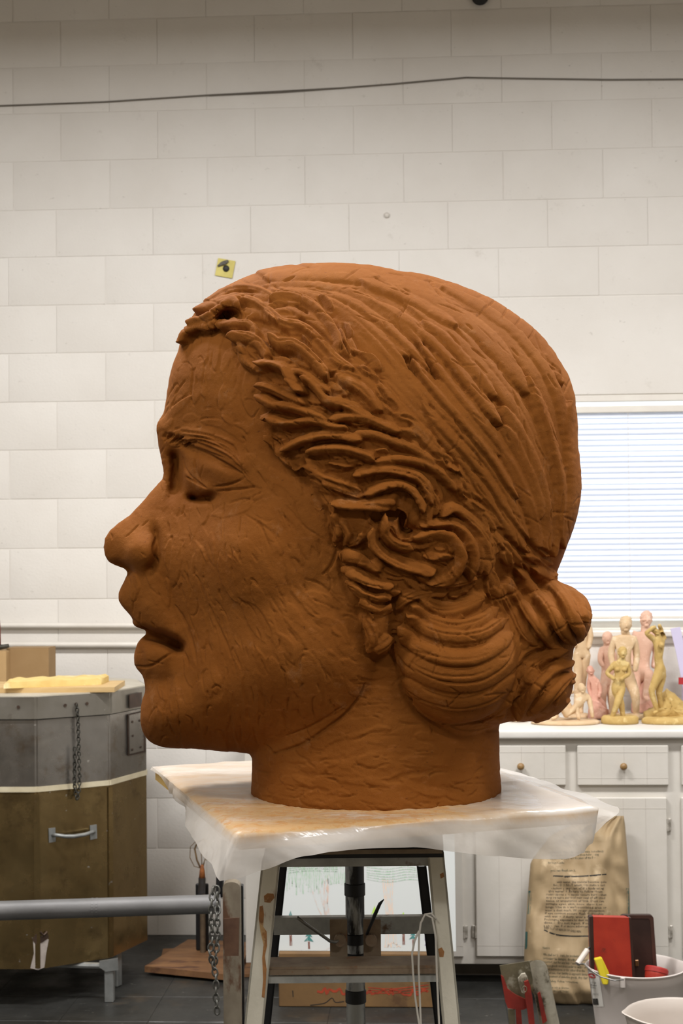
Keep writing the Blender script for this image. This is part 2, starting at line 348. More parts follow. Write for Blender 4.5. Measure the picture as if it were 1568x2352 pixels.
tp = arr(TGT); T0 = np.sqrt(np.maximum(sample(Q, tp[:, 0], tp[:, 1], GX0, GY0, GS), 1e-6))
lr = np.log(tp[:, 2] / T0); sg = 95.0
K = np.exp(-((tp[:, None, :2] - tp[None, :, :2]) ** 2).sum(-1) / (2 * sg * sg)); co = np.linalg.solve(K + .15 * np.eye(len(tp)), lr)
lf = np.zeros_like(Q)
for (x, y, _), c in zip(TGT, co): lf += c * np.exp(-((gx - x) ** 2 + (gy - y) ** 2) / (2 * sg * sg))
T = np.sqrt(np.maximum(Q, 0)) * np.exp(np.clip(lf, -.9, .9))

def bumpf(cx, cy, rx, ry, a, X=gx, Y=gy, p=1.0, ang=0):
    c, s = math.cos(ang), math.sin(ang); dx, dy = X - cx, Y - cy
    u, v = (dx * c + dy * s) / rx, (-dx * s + dy * c) / ry
    return a * np.exp(-((u * u + v * v) ** p))
def line_d(pts, X, Y, step=6):
    """distance and arc position to a smooth line"""
    q = spline(pts, step); d = np.full(X.shape, 1e9, np.float32); t = np.zeros(X.shape, np.float32); n = len(q) - 1
    for i in range(n):
        ex, ey = q[i + 1] - q[i]; wx, wy = X - q[i][0], Y - q[i][1]; s = np.clip((wx * ex + wy * ey) / (ex * ex + ey * ey + 1e-9), 0, 1)
        dd = (wx - ex * s) ** 2 + (wy - ey * s) ** 2; m = dd < d; d = np.where(m, dd, d); t = np.where(m, (i + s) / n, t)
    return np.sqrt(d), t
def groove(pts, w, a):
    d, t = line_d(pts, gx, gy, 12); return a * np.exp(-(d / w) ** 2) * np.clip(np.minimum(t, 1 - t) * 5 + .25, 0, 1)
# large relief of the face, in metres
R = np.zeros_like(T)
R += groove([(400,1030),(406,1070),(404,1110),(398,1140)], 14, -.058)            # hollow beside the nose bridge
R += groove([(415,1000),(470,1010),(530,1050),(570,1085)], 20, .019)              # brow ridge
R += groove([(405,1028),(430,1030),(480,1048),(530,1075),(562,1090)], 9, -.014)
R += bumpf(486, 1078, 62, 34, .032, ang=.35)                                      # closed eyelid over the ball
R += groove([(422,1075),(432,1100),(455,1118),(490,1124)], 15, .020)              # front rim of the lid
R += groove([(430,1142),(460,1146),(496,1140)], 8.5, -.06)                       # slot under the lid
R += groove([(440,1160),(500,1152),(570,1130)], 14, .005)
R += bumpf(500, 1265, 120, 105, .024) + bumpf(650, 1210, 120, 110, .008)          # cheek
R += bumpf(318, 1266, 38, 40, .038, p=1.4)                                        # nose wing
R += groove([(352,1205),(362,1245),(360,1285),(338,1318)], 9, -.022)
R += groove([(296,1228),(286,1262),(282,1290)], 10, -.006)
R += groove([(262,1298),(280,1302),(300,1314)], 9, -.06)                         # nostril
R += groove([(366,1290),(380,1340),(400,1400),(425,1450),(437,1500)], 17, -.011)  # fold from nose to mouth
R += groove([(282,1392),(315,1430),(352,1450),(395,1466)], 9, .007)               # upper lip
R += groove([(322,1380),(370,1420),(420,1470)], 28, .006)
R += groove([(322,1452),(345,1457),(380,1467),(414,1486)], 11, -.10)
dm_, tm_ = line_d([(318,1454),(345,1461),(380,1470),(410,1485)], gx, gy, 12); MOUTH = np.exp(-(dm_ / 13) ** 4)
dm_, tm_ = line_d([(258,1297),(280,1302),(298,1312)], gx, gy, 12); MOUTH = np.maximum(MOUTH, .8 * np.exp(-(dm_ / 8) ** 4))            # open mouth
R += groove([(326,1506),(352,1502),(395,1505)], 24, .016)                         # lower lip
R += groove([(330,1552),(362,1568),(400,1562)], 20, -.020)
R += groove([(418,1490),(430,1530),(425,1580)], 18, -.010)
R += bumpf(378, 1648, 55, 48, .018) + groove([(450,1470),(470,1540),(490,1600)], 34, .008)
R += groove([(520,1405),(600,1395),(690,1352),(760,1335)], 28, -.005)
R += bumpf(560, 1440, 60, 40, -.008) + bumpf(660, 1520, 120, 100, .008)
R += groove([(455,880),(460,820),(490,780)], 60, .006)
# hair mass stands proud of the face along the hairline
HAIR = [(300,560),(405,812),(418,786),(442,764),(470,752),(498,742),(516,752),(524,776),(548,806),(574,838),(594,868),(598,905),(612,940),(634,985),(650,1030),(680,1062),(706,1080),(722,1120),(748,1165),(770,1210),(776,1245),(796,1270),(800,1310),(812,1360),(835,1400),(846,1450),(850,1500),(900,1500),(930,1600),(1150,1670),(1420,1660),(1420,560)]
hsd = poly_sd(HAIR, gx + 6 * vnoise(gx, gy, 17, 3), gy + 6 * vnoise(gx, gy, 17, 4))
R += .021 / (1 + np.exp(hsd / 4.5)) - .007 * np.exp(-((hsd - 9) / 9) ** 2) * (gx > 420)
R += groove([(472,752),(500,716),(528,702),(548,720),(560,745)], 17, .022)        # forelock arching over a hollow
R += groove([(498,742),(515,724),(536,722),(552,736)], 9, -.050)
R += groove([(905,1180),(918,1160),(935,1175),(932,1200),(940,1225)], 13, -.075)  # hole in the ear curl
R += groove([(850,1190),(880,1175),(905,1168)], 13, -.03)
R += groove([(965,1262),(1000,1262),(1030,1275)], 15, -.028)
R += groove([(780,1240),(800,1255),(830,1262),(860,1300)], 12, -.016)
R += groove([(870,1400),(905,1385),(905,1450),(900,1500)], 13, -.024)
R += groove([(1135,1300),(1180,1330),(1230,1320),(1290,1320)], 22, -.02)
# under the jaw the surface runs back in to the neck
JAW = [(560,1745),(600,1736),(640,1729),(690,1708),(745,1674),(790,1640),(822,1606),(842,1570),(850,1530),(852,1490),(900,1470),(1150,1480),(1300,1500),(1300,1990),(560,1990)]
jsd = -poly_sd(JAW, gx, gy)
R -= np.where(jsd > 0, jsd * S0 * 1.5, 0)
R -= .006 * np.exp(-(jsd / 10) ** 2)
R = np.maximum(R, -.62 * T - .004); R = np.where(MOUTH > .02, R * (1 - MOUTH) - .86 * T * MOUTH, R)
Tn = T + R * np.clip(T / .05, 0, 1)
Q = np.where(inside, np.sign(Tn) * Tn * Tn, sd * -.0009)
gQx = blur((np.gradient(Q, axis=1) / (GS * S0)).astype(np.float32), 1.2); gQy = blur((np.gradient(Q, axis=0) / (GS * S0)).astype(np.float32), 1.2)
gQ = np.sqrt(gQx ** 2 + gQy ** 2)

# ---- fine relief painted stroke by stroke (1 px cells)
HX0, HY0 = 200, 560; HW, HH = 1190, 1330
Hm = np.zeros((HH, HW), np.float32)
def stroke(pts, w, h, prof='round', mode='max', taper=.18, base=0.0, tilt=0.0):
    q = spline(pts, 9); x0, y0 = q.min(0) - w - 3; x1, y1 = q.max(0) + w + 3
    a, b = max(int(x0 - HX0), 0), max(int(y0 - HY0), 0); c, d = min(int(x1 - HX0) + 1, HW), min(int(y1 - HY0) + 1, HH)
    if c - a < 3 or d - b < 3: return
    Y, X = np.mgrid[b:d, a:c].astype(np.float32); X += HX0; Y += HY0
    n = len(q) - 1; D = np.full(X.shape, 1e9, np.float32); Tt = np.zeros_like(D); Sg = np.zeros_like(D)
    for i in range(n):
        ex, ey = q[i + 1] - q[i]; wx, wy = X - q[i][0], Y - q[i][1]; s = np.clip((wx * ex + wy * ey) / (ex * ex + ey * ey + 1e-9), 0, 1)
        dd = (wx - ex * s) ** 2 + (wy - ey * s) ** 2; m = dd < D; D = np.where(m, dd, D); Tt = np.where(m, (i + s) / n, Tt); Sg = np.where(m, np.sign(ex * wy - ey * wx), Sg)
    D = np.sqrt(D); D += 1.3 * vnoise(X, Y, 9, 11) * min(1, w / 12)
    ww = w * np.clip(np.minimum(Tt, 1 - Tt) / taper, 0.02, 1) ** .5 if taper > 0 else w
    u = np.abs(D) / ww; inn = u < 1; H = Hm[b:d, a:c]
    if prof == 'round': p = np.clip(1 - u ** 2.8, 0, 1) ** .62
    elif prof == 'flat': p = np.clip((1 - u) * ww / 2.2, 0, 1)
    else: p = np.exp(-(u * 1.6) ** 2)
    if mode == 'max': H[:] = np.where(inn, np.maximum(H, base + h * (p + tilt * Sg * u * inn)), H)
    elif mode == 'over':
        v = h * (1 + tilt * Sg * u); k = np.clip((1 - u) * ww / 1.6, 0, 1) * inn; H[:] = H * (1 - k) + np.maximum(v, H * .35) * k
    elif mode == 'add': H += h * p * inn
    elif mode == 'cut': H -= h * p * inn
def jit(pts, a): p = arr(pts); return p + rng.randn(*p.shape).astype(np.float32) * a
# direction of the sculptor's thumb marks on skin
DIRS = [(450,860,95),(420,800,100),(520,860,100),(450,985,-10),(540,980,35),(600,1000,60),(640,1060,55),(400,1280,85),(500,1230,80),(560,1330,75),(620,1230,62),(680,1140,52),(700,1280,75),(600,1450,60),(760,1450,38),(740,1380,30),(500,1600,92),(620,1620,88),(720,1600,75),(370,1650,85),(300,1370,75),(300,1210,-50),(260,1260,70),(330,1270,10),(380,1150,100),(345,1500,5),(360,1570,80),(420,1540,85),(860,1780,3),(650,1780,12),(1050,1750,-2),(800,1680,-22),(900,1620,5),(560,1150,-20),(440,1700,85),(370,1080,110)]
dp = arr(DIRS)
def direction(x, y):
    w = 1 / (((dp[:, 0] - x) ** 2 + (dp[:, 1] - y) ** 2) + 300) ** 1.3; a = np.radians(dp[:, 2]) * 2
    return .5 * math.atan2((w * np.sin(a)).sum(), (w * np.cos(a)).sum())
def in_hair(x, y): return sample(hsd, arr([x]), arr([y]), GX0, GY0, GS)[0] < 0
cnt = 0
while cnt < 430:
    x, y = rng.uniform(230, 1150), rng.uniform(770, 1880)
    neck = (580 < x < 1150 and y > 1600)
    if not neck and (sample(sd, arr([x]), arr([y]), GX0, GY0, GS)[0] > -6): continue
    if in_hair(x, y) and not (neck and y > 1670): continue
    if (230 < x < 372 and 1185 < y < 1325) or (270 < x < 425 and 1370 < y < 1560) or (395 < x < 575 and 1020 < y < 1150): cnt += .3; continue
    cnt += 1; th = direction(x, y) + rng.randn() * .13; small = (x < 400 and y > 1130) or (x < 600 and 950 < y < 1160)
    L = rng.uniform(26, 62) * (.6 if small else 1); w = rng.uniform(8, 15) * (.7 if small else 1)
    dx, dy = math.cos(th) * L, math.sin(th) * L; bnd = rng.randn() * .12
    p = [(x - dx, y - dy), (x - dy * bnd, y + dx * bnd), (x + dx, y + dy)]
    stroke(p, w * 1.15, rng.uniform(.0006, .0024), 'flat', 'over', taper=.3, tilt=rng.uniform(-.7, .7))
    if rng.rand() < .6:                       # the crack round one end of the slab
        s1 = rng.choice([-1, 1]); e1 = rng.choice([-1, 1]); c_, s_ = math.cos(th), math.sin(th)
        pl = [(e1 * L * a_, s1 * w * b_) for a_, b_ in ((rng.uniform(-.4, .3), 1.08), (.6, 1.02), (.9, .6), (1.05, 0), (.95, -.5))][:rng.randint(3, 6)]
        stroke([(x + a_ * c_ - b_ * s_, y + a_ * s_ + b_ * c_) for a_, b_ in pl], 2.2, rng.uniform(.0022, .005), 'soft', 'cut', taper=.4)
for _ in range(420):
    x, y = rng.uniform(230, 1150), rng.uniform(770, 1880); neck = (580 < x < 1150 and y > 1600)
    if in_hair(x, y) and not (neck and y > 1670): continue
    th = direction(x, y) + rng.randn() * .22; L = rng.uniform(6, 24); bx = rng.randn() * 2
    stroke([(x - math.cos(th) * L, y - math.sin(th) * L), (x + bx, y + bx), (x + math.cos(th) * L, y + math.sin(th) * L)], rng.uniform(2.0, 2.8), rng.uniform(.0015, .004), 'soft', 'cut', taper=.4)
# eyebrow, lid and lip lines
for k in range(34):
    t = k / 33; x, y = 374 + 60 * t, 1000 + 22 * t + rng.randn() * 3; a = math.radians(-62 + 45 * t); L = rng.uniform(14, 24)
    stroke([(x, y + 8), (x + math.cos(a) * L * .5, y + 8 + math.sin(a) * L * .6), (x + math.cos(a) * L, y + 8 + math.sin(a) * L)], 3.2, .005, 'soft', 'cut')
for k in range(9):
    stroke(jit([(395 + k * 3, 1026 - k * 4), (450 + k * 4, 1030 - k * 3.6), (510 + k * 3, 1058 - k * 4.4), (560 - k * 2, 1088 - k * 5)], 1.5), 3.0, .0035 if k % 2 else .0055, 'soft', 'cut', taper=.3)
for p, w, h in [([(420,1050),(425,1075),(440,1095),(470,1118)], 3, .005), ([(452,1040),(447,1062),(452,1085),(462,1105)], 3, .004), ([(425,1095),(450,1108),(475,1122)], 3, .006),
                ([(490,1118),(530,1112),(562,1098)], 3, .005), ([(500,1128),(560,1122),(585,1118)], 3.4, .006), ([(505,1070),(540,1080),(556,1090)], 3, .002),
                ([(276,1392),(305,1424),(338,1448),(385,1468)], 4, .006), ([(308,1530),(345,1530),(385,1505),(410,1492)], 4, .005), ([(410,1486),(424,1502),(434,1530)], 5, .006),
                ([(338,1130),(372,1100),(388,1120)], 3, .003), ([(360,1230),(352,1262),(363,1292)], 4, .006), ([(402,1390),(430,1440),(446,1500),(452,1530)], 5, .004),
                ([(480,1385),(500,1440),(520,1480),(530,1510)], 5, .004), ([(486,1582),(496,1574),(506,1582)], 3, .006), ([(700,1330),(740,1345),(790,1400)], 3.5, .004),
                ([(740,1320),(760,1300),(775,1262)], 5, .006), ([(655,1160),(700,1210),(745,1240)], 3.4, .003), ([(560,1180),(620,1220),(650,1270)], 3.4, .003),
                ([(620,1732),(690,1710),(745,1676),(790,1642),(822,1606),(840,1570)], 5, .008), ([(655,1690),(720,1665),(790,1620)], 4, .004),
                ([(595,935),(575,960),(555,930),(550,905)], 3, .004), ([(470,1000),(520,1020),(560,1060)], 3, .003)]:
    stroke(p, w, h, 'soft', 'cut', taper=.3)
# ---- hair strands: guides from the parting back and down, more strands between neighbours
G = [[(590,628),(720,612),(850,616),(980,640),(1100,684),(1200,752),(1270,840),(1305,940),(1318,1050),(1322,1130),(1303,1220),(1283,1290)],
     [(560,650),(700,640),(850,650),(960,690),(1060,750),(1150,850),(1215,950),(1252,1050),(1275,1140),(1272,1220),(1262,1295)],
     [(530,672),(660,664),(780,680),(880,735),(960,810),(1030,900),(1100,985),(1160,1060),(1205,1140),(1228,1210),(1240,1290)],
     [(520,690),(620,690),(720,715),(800,780),(860,850),(930,930),(1010,1010),(1080,1090),(1130,1160),(1180,1220),(1215,1290)],
     [(520,706),(600,716),(680,760),(760,840),(820,910),(890,980),(960,1040),(1030,1100),(1080,1160),(1130,1230),(1165,1300)]]
G = [spline(g, 8) for g in G]
G = [g[np.linspace(0, len(g) - 1, 90).astype(int)] for g in G]
for gi in range(len(G) - 1):
    for k in range(5):
        f = k / 5.0; line = G[gi] * (1 - f) + G[gi + 1] * f
        ph = rng.uniform(0, 6); nrm = np.stack([-np.gradient(line[:, 1]), np.gradient(line[:, 0])], 1); nrm /= np.linalg.norm(nrm, axis=1)[:, None] + 1e-6
        line = line + nrm * (np.sin(np.linspace(0, 9, 90) + ph) * 3.5)[:, None]
        s = rng.randint(0, 8)
        w0 = 4 * f * 0
        while s < 84:
            e = min(s + rng.randint(20, 50), 89)
            mid = (s + e) // 2; gap_ = np.hypot(*(G[gi][mid] - G[gi + 1][mid])) / 5
            if gap_ < 12 and (k + s) % 2: s = e; continue
            if e - s > 6: stroke(line[s:e:5] if e - s > 12 else line[s:e:3], rng.uniform(14, 23), rng.uniform(.009, .019), 'round', 'max', taper=.14, base=rng.uniform(-.001, .003), tilt=rng.choice([-1, 1]) * rng.uniform(.1, .55))
            s = e - rng.randint(1, 6)
# hand-placed locks between the hairline and the ear curl, then the curls: (points, half width, height mm)
ST = [([(418,790),(430,765),(455,748),(480,745),(497,735)], 10, 13), ([(440,750),(470,735),(505,712),(530,697),(552,708)], 9, 16), ([(452,716),(500,694),(545,682),(590,692),(620,716),(640,745)], 11, 17), ([(470,695),(530,664),(590,660),(640,680),(690,696)], 11, 13),
 ([(500,752),(530,748),(570,750),(590,775)], 12, 14), ([(530,776),(570,782),(598,800),(612,826)], 15, 15), ([(545,790),(560,830),(590,850)], 9, 9),
 ([(620,690),(670,686),(720,710),(760,760),(778,800)], 13, 17), ([(640,736),(690,742),(735,775),(775,820),(815,850)], 12, 15), ([(560,690),(610,712),(650,742),(690,750)], 11, 14),
 ([(618,775),(640,795),(672,795),(705,815),(735,845),(750,870)], 13, 18), ([(590,836),(625,834),(660,848),(676,880),(700,900)], 12, 19), ([(690,868),(712,880),(735,905),(755,925),(790,930)], 11, 16), ([(655,850),(690,852),(720,870),(760,900)], 9, 12),
 ([(594,886),(630,898),(665,915),(700,930)], 11, 16), ([(598,908),(625,930),(670,938),(710,950),(750,965)], 12, 18), ([(612,950),(635,972),(655,975),(680,972),(725,972),(765,985),(800,985)], 11, 18),
 ([(655,1030),(672,1020),(700,1008),(745,998),(790,1000),(830,1010)], 12, 19), ([(612,1000),(640,1030),(665,1062),(700,1070)], 10, 15), ([(706,1040),(740,1034),(790,1034),(830,1045),(860,1060)], 12, 18), ([(625,990),(650,1010),(660,1035)], 8, 9),
 ([(755,960),(790,955),(840,958),(880,975),(920,990)], 13, 15), ([(740,915),(790,925),(830,945),(860,960)], 13, 14), ([(800,1005),(850,1000),(900,1015),(950,1035),(1000,1065)], 13, 15), ([(770,860),(820,880),(850,905),(880,945)], 16, 13),
 ([(700,1070),(740,1100),(790,1118),(830,1130)], 11, 11), ([(740,1105),(790,1125),(835,1138)], 9, 10), ([(810,1092),(845,1078),(885,1076),(925,1080),(960,1092),(985,1120),(995,1160)], 13, 17), ([(860,1065),(920,1058),(980,1070),(1025,1100),(1045,1130)], 11, 15),
 ([(835,1136),(870,1118),(910,1108),(950,1125),(973,1158),(972,1180)], 12, 20), ([(765,1152),(810,1158),(860,1150),(905,1150),(940,1166),(950,1195),(948,1215)], 13, 21), ([(890,1076),(940,1090),(975,1115),(1000,1150),(1000,1185)], 8, 11),
 ([(885,1190),(878,1215),(890,1240),(915,1258),(945,1262)], 13, 19), ([(855,1215),(860,1245),(885,1275),(920,1295),(960,1305),(1000,1308)], 12, 18), ([(950,1240),(985,1232),(1020,1230),(1045,1248),(1058,1280),(1045,1312),(1020,1330),(980,1338)], 12, 21),
 ([(985,1205),(1030,1200),(1070,1218),(1092,1255),(1095,1295),(1075,1330)], 11, 17), ([(1010,1185),(1040,1165),(1080,1190),(1115,1230),(1127,1280),(1112,1320)], 13, 17), ([(1035,1190),(1090,1222),(1110,1270),(1100,1320)], 7, 12), ([(960,1325),(1000,1345),(1050,1345),(1095,1330)], 9, 13),
 ([(785,1270),(820,1278),(860,1295),(875,1310)], 17, 16), ([(795,1300),(830,1330),(870,1342),(905,1345)], 11, 16), ([(800,1330),(825,1362),(865,1378),(895,1370)], 11, 15), ([(830,1375),(860,1395),(895,1392)], 11, 14), ([(765,1180),(775,1215),(772,1245)], 8, 11), ([(785,1195),(800,1225),(790,1250)], 9, 12), ([(830,1225),(825,1245),(800,1255)], 8, 10),
 ([(835,1420),(850,1440),(858,1475),(845,1497)], 12, 9), ([(858,1490),(880,1480),(898,1462)], 10, 11),
 # side roll: bands curving across
 ([(965,1375),(1005,1395),(1040,1398),(1090,1380),(1110,1362)], 11, 16), ([(945,1392),(985,1425),(1040,1440),(1100,1430),(1145,1400)], 13, 17), ([(935,1415),(975,1450),(1040,1468),(1110,1460),(1165,1425)], 13, 17), ([(920,1440),(960,1482),(1030,1508),(1110,1500),(1178,1450)], 16, 16),
 ([(908,1475),(945,1515),(1010,1545),(1090,1545),(1150,1515),(1190,1465)], 16, 15), ([(915,1515),(960,1555),(1030,1580),(1110,1575),(1170,1535),(1198,1480)], 14, 15), ([(930,1560),(985,1600),(1060,1615),(1130,1595),(1180,1555)], 15, 15), ([(955,1600),(1010,1638),(1080,1645),(1140,1620),(1180,1590)], 14, 14), ([(1000,1640),(1060,1668),(1120,1660),(1165,1630)], 12, 11), ([(905,1400),(930,1375),(975,1362),(1030,1362)], 9, 10),
 ([(1130,1350),(1155,1400),(1180,1450),(1185,1520)], 9, 12), ([(1150,1340),(1175,1390),(1200,1440),(1205,1500)], 9, 12),
 # back roll and lower roll
 ([(1165,1325),(1190,1370),(1225,1420),(1265,1470),(1290,1490)], 15, 15), ([(1190,1310),(1225,1350),(1265,1400),(1295,1450),(1320,1475)], 15, 16), ([(1225,1305),(1270,1335),(1305,1380),(1325,1430),(1335,1460)], 15, 16), ([(1270,1322),(1310,1345),(1338,1385),(1345,1430)], 12, 13), ([(1150,1345),(1180,1400),(1205,1450),(1240,1485)], 13, 12),
 ([(1300,1495),(1265,1500),(1220,1525),(1190,1560),(1170,1610)], 14, 14), ([(1310,1515),(1270,1535),(1235,1570),(1200,1620),(1180,1645)], 14, 15), ([(1310,1545),(1280,1575),(1245,1615),(1210,1640)], 12, 13), ([(1250,1485),(1210,1500),(1190,1530)], 10, 11)]
STQ = np.vstack([np.hstack([spline(p, 8)[:-1], np.diff(spline(p, 8), axis=0)]) for p, w, h in ST])
nn_ = 0
while nn_ < 520:                              # smaller slabs of clay between and under the locks, following the nearest lock
    x, y = rng.uniform(420, 1345), rng.uniform(690, 1670)
    dd = (STQ[:, 0] - x) ** 2 + (STQ[:, 1] - y) ** 2; i = int(dd.argmin())
    if dd[i] > 45 ** 2 or not in_hair(x, y): continue
    if 900 < x < 1195 and y > 1365 and rng.rand() < .75: nn_ += 1; continue
    nn_ += 1; th = math.atan2(STQ[i, 3], STQ[i, 2]) + rng.randn() * .15; L = rng.uniform(14, 34); hh = sample(Hm, arr([x]), arr([y]), HX0, HY0, 1)[0]
    stroke([(x - math.cos(th) * L, y - math.sin(th) * L), (x + rng.randn() * 2, y + rng.randn() * 2), (x + math.cos(th) * L, y + math.sin(th) * L)], rng.uniform(6, 11), hh * .6 + rng.uniform(.002, .008), 'flat', 'over', taper=.3, tilt=rng.uniform(-.8, .8))
for p, w, h in ST:
    cx_, cy_ = arr(p).mean(0)
    if 900 < cx_ < 1190 and cy_ > 1360: w, h = w * 1.4, h * .85
    elif cx_ < 900 and cy_ < 1150: h *= 1.3
    stroke(jit(p, 1.0), w * 1.12, h * .00112, 'round', 'max', taper=.09, base=.002, tilt=rng.choice([-1, 1]) * rng.uniform(.25, .6))
    for o_ in (rng.uniform(-.75, -.2), rng.uniform(.2, .75)):
        q = spline(p, 12); nr_ = np.stack([-np.gradient(q[:, 1]), np.gradient(q[:, 0])], 1); nr_ /= np.linalg.norm(nr_, axis=1)[:, None] + 1e-6
        s_ = rng.randint(0, max(1, len(q) // 3)); e_ = len(q) - rng.randint(0, max(1, len(q) // 3))
        if e_ - s_ > 2: stroke((q + nr_ * o_ * w)[s_:e_], rng.uniform(2.2, 3.4), rng.uniform(.0025, .005), 'soft', 'cut', taper=.3)
for _ in range(560):                          # short cracks and nicks in the hair
    x, y = rng.uniform(430, 1345), rng.uniform(610, 1650)
    if not in_hair(x, y): continue
    f = None; best = 1e9
    for g in G:
        dd = ((g - arr([x, y])) ** 2).sum(1); i = int(dd.argmin())
        if dd[i] < best: best = dd[i]; j = min(max(i, 1), 88); v = g[j + 1] - g[j - 1]; f = math.atan2(v[1], v[0])
    if y > 1320: f = rng.choice([.3, -.6, 1.0])
    f += rng.randn() * .3 + (math.pi / 2 if rng.rand() < .08 else 0); L = rng.uniform(9, 34)
    stroke([(x - math.cos(f) * L, y - math.sin(f) * L), (x + rng.randn() * 2, y + rng.randn() * 2), (x + math.cos(f) * L, y + math.sin(f) * L)], rng.uniform(2.0, 2.9), rng.uniform(.002, .005), 'soft', 'cut', taper=.4)
Hm = blur(Hm, .8)
hy, hx = np.mgrid[0:HH, 0:HW].astype(np.float32); hx += HX0; hy += HY0
Hm += .0003 * vnoise(hx, hy, 6, 21) + .0004 * vnoise(hx, hy, 16, 22) + .0016 * vnoise(hx, hy, 45, 23)

# ---- solid: distance field on a grid, then surface nets
CELL = 0.0046
ZB = HB - .003
xr = (-.56, .66); wr = (-.44, .44); zr = (ZB, HB + 1.19)
_f = np.array(_f0); _r = np.array(_r0)
org = np.array(EYE) + _f * D0                 # median plane lies D0 in front of the camera, upright
FWn, RGn, UPn, EYn = map(lambda v: np.array(v, dtype=np.float32), (FWD, RGT, UPV, EYE))
def project(X, W, Z):
    """pixel of a point of the head given in its own axes (X along the profile, W towards the camera, Z up)"""
    px_ = org[0] + _r[0] * X - _f[0] * W - EYE.x; py_ = org[1] + _r[1] * X - _f[1] * W - EYE.y; pz_ = Z - EYE.z
    d = px_ * FWn[0] + py_ * FWn[1] + pz_ * FWn[2]
    return 784 + F * (px_ * RGn[0] + py_ * RGn[1] + pz_ * RGn[2]) / d, 1176 - F * (px_ * UPn[0] + py_ * UPn[1] + pz_ * UPn[2]) / d
def head_xz(px, py, w):
    r = np.array(ray(px, py)); t = (D0 - w) / (r @ _f); p = r * t; return float(p @ _r), float(p[2] + EYE.z)
nx, nw, nz = [int((b - a) / CELL) + 1 for a, b in (xr, wr, zr)]
nw += (nw + 1) % 2
xs = (xr[0] + CELL * np.arange(nx)).astype(np.float32); ws = (CELL * (np.arange(nw) - nw // 2)).astype(np.float32); zs = (zr[0] + CELL * np.arange(-2, nz)).astype(np.float32); nz = len(zs)
def smin(a, b, k): h = np.clip(.5 + .5 * (b - a) / k, 0, 1); return b + (a - b) * h - k * h * (1 - h)
# rolls of hair: pixel centre, depth, radii in px, w radius, tilt
ROLLS = [(1048,1508,.215,140,150,.125,-.15), (1010,1262,.262,108,84,.075,.1), (932,1150,.275,75,62,.055,.3), (848,1325,.268,56,68,.045,.5), (862,1462,.262,32,40,.03,0),
         (1262,1412,.0,88,78,.26,.3), (1213,1560,.0,100,92,.25,-.5), (1225,1430,.12,70,70,.13,.2), (1238,1492,.0,72,62,.22,0), (1150,1590,.10,90,70,.12,-.3), (1182,1480,.12,66,110,.115,0)]
rolls = []
for px, py, w, rx, rz, rw, ang in ROLLS:
    X, Z = head_xz(px, py, w); s = (D0 - w) / F; rolls.append((X, Z, w, rx * s, rz * s, rw, ang))
NX_, NZ_ = head_xz(862, 1700, 0); NR = .2535
half = nw // 2 + 1; Fh = np.empty((nx, half, nz), np.float32); Xg, Zg = np.meshgrid(xs, zs, indexing='ij')
for j in range(half):
    w = ws[nw // 2 + j]; px, py = project(Xg, w, Zg)
    q = sample(Q, px, py, GX0, GY0, GS); g = sample(gQ, px, py, GX0, GY0, GS)
    f = (w * w - q) / (2 * np.sqrt(w * w + g * g * .25) + .03)
    off = (px < GX0 + 2) | (px > GX0 + GS * (GW - 2)) | (py < GY0 + 2) | (py > GY0 + GS * (GH - 2)); f = np.where(off, .2, f)
    for X, Z, cw, rx, rz, rw, ang in rolls:
        c, s = math.cos(ang), math.sin(ang); dx, dz = Xg - X, Zg - Z; u, v, t = (dx * c - dz * s) / rx, (dx * s + dz * c) / rz, (w - cw) / rw
        k0 = np.sqrt(u * u + v * v + t * t) + 1e-6; f = smin(f, (k0 - 1) * min(rx, rz, rw), .012)
    nr = np.sqrt((Xg - NX_) ** 2 + w * w) - NR - .003 * np.exp(-((Zg - HB) / .03) ** 2); nk = np.maximum(nr, Zg - (HB + .42)); f = smin(f, nk, .010)
    Fh[:, j, :] = np.maximum(f, ZB - Zg)
Fv = np.concatenate([Fh[:, :0:-1, :], Fh], axis=1)[:, -nw:, :] if Fh.shape[1] * 2 - 1 == nw else np.concatenate([Fh[:, :0:-1, :], Fh], axis=1)
nw = Fv.shape[1]; ws = (CELL * (np.arange(nw) - nw // 2)).astype(np.float32)
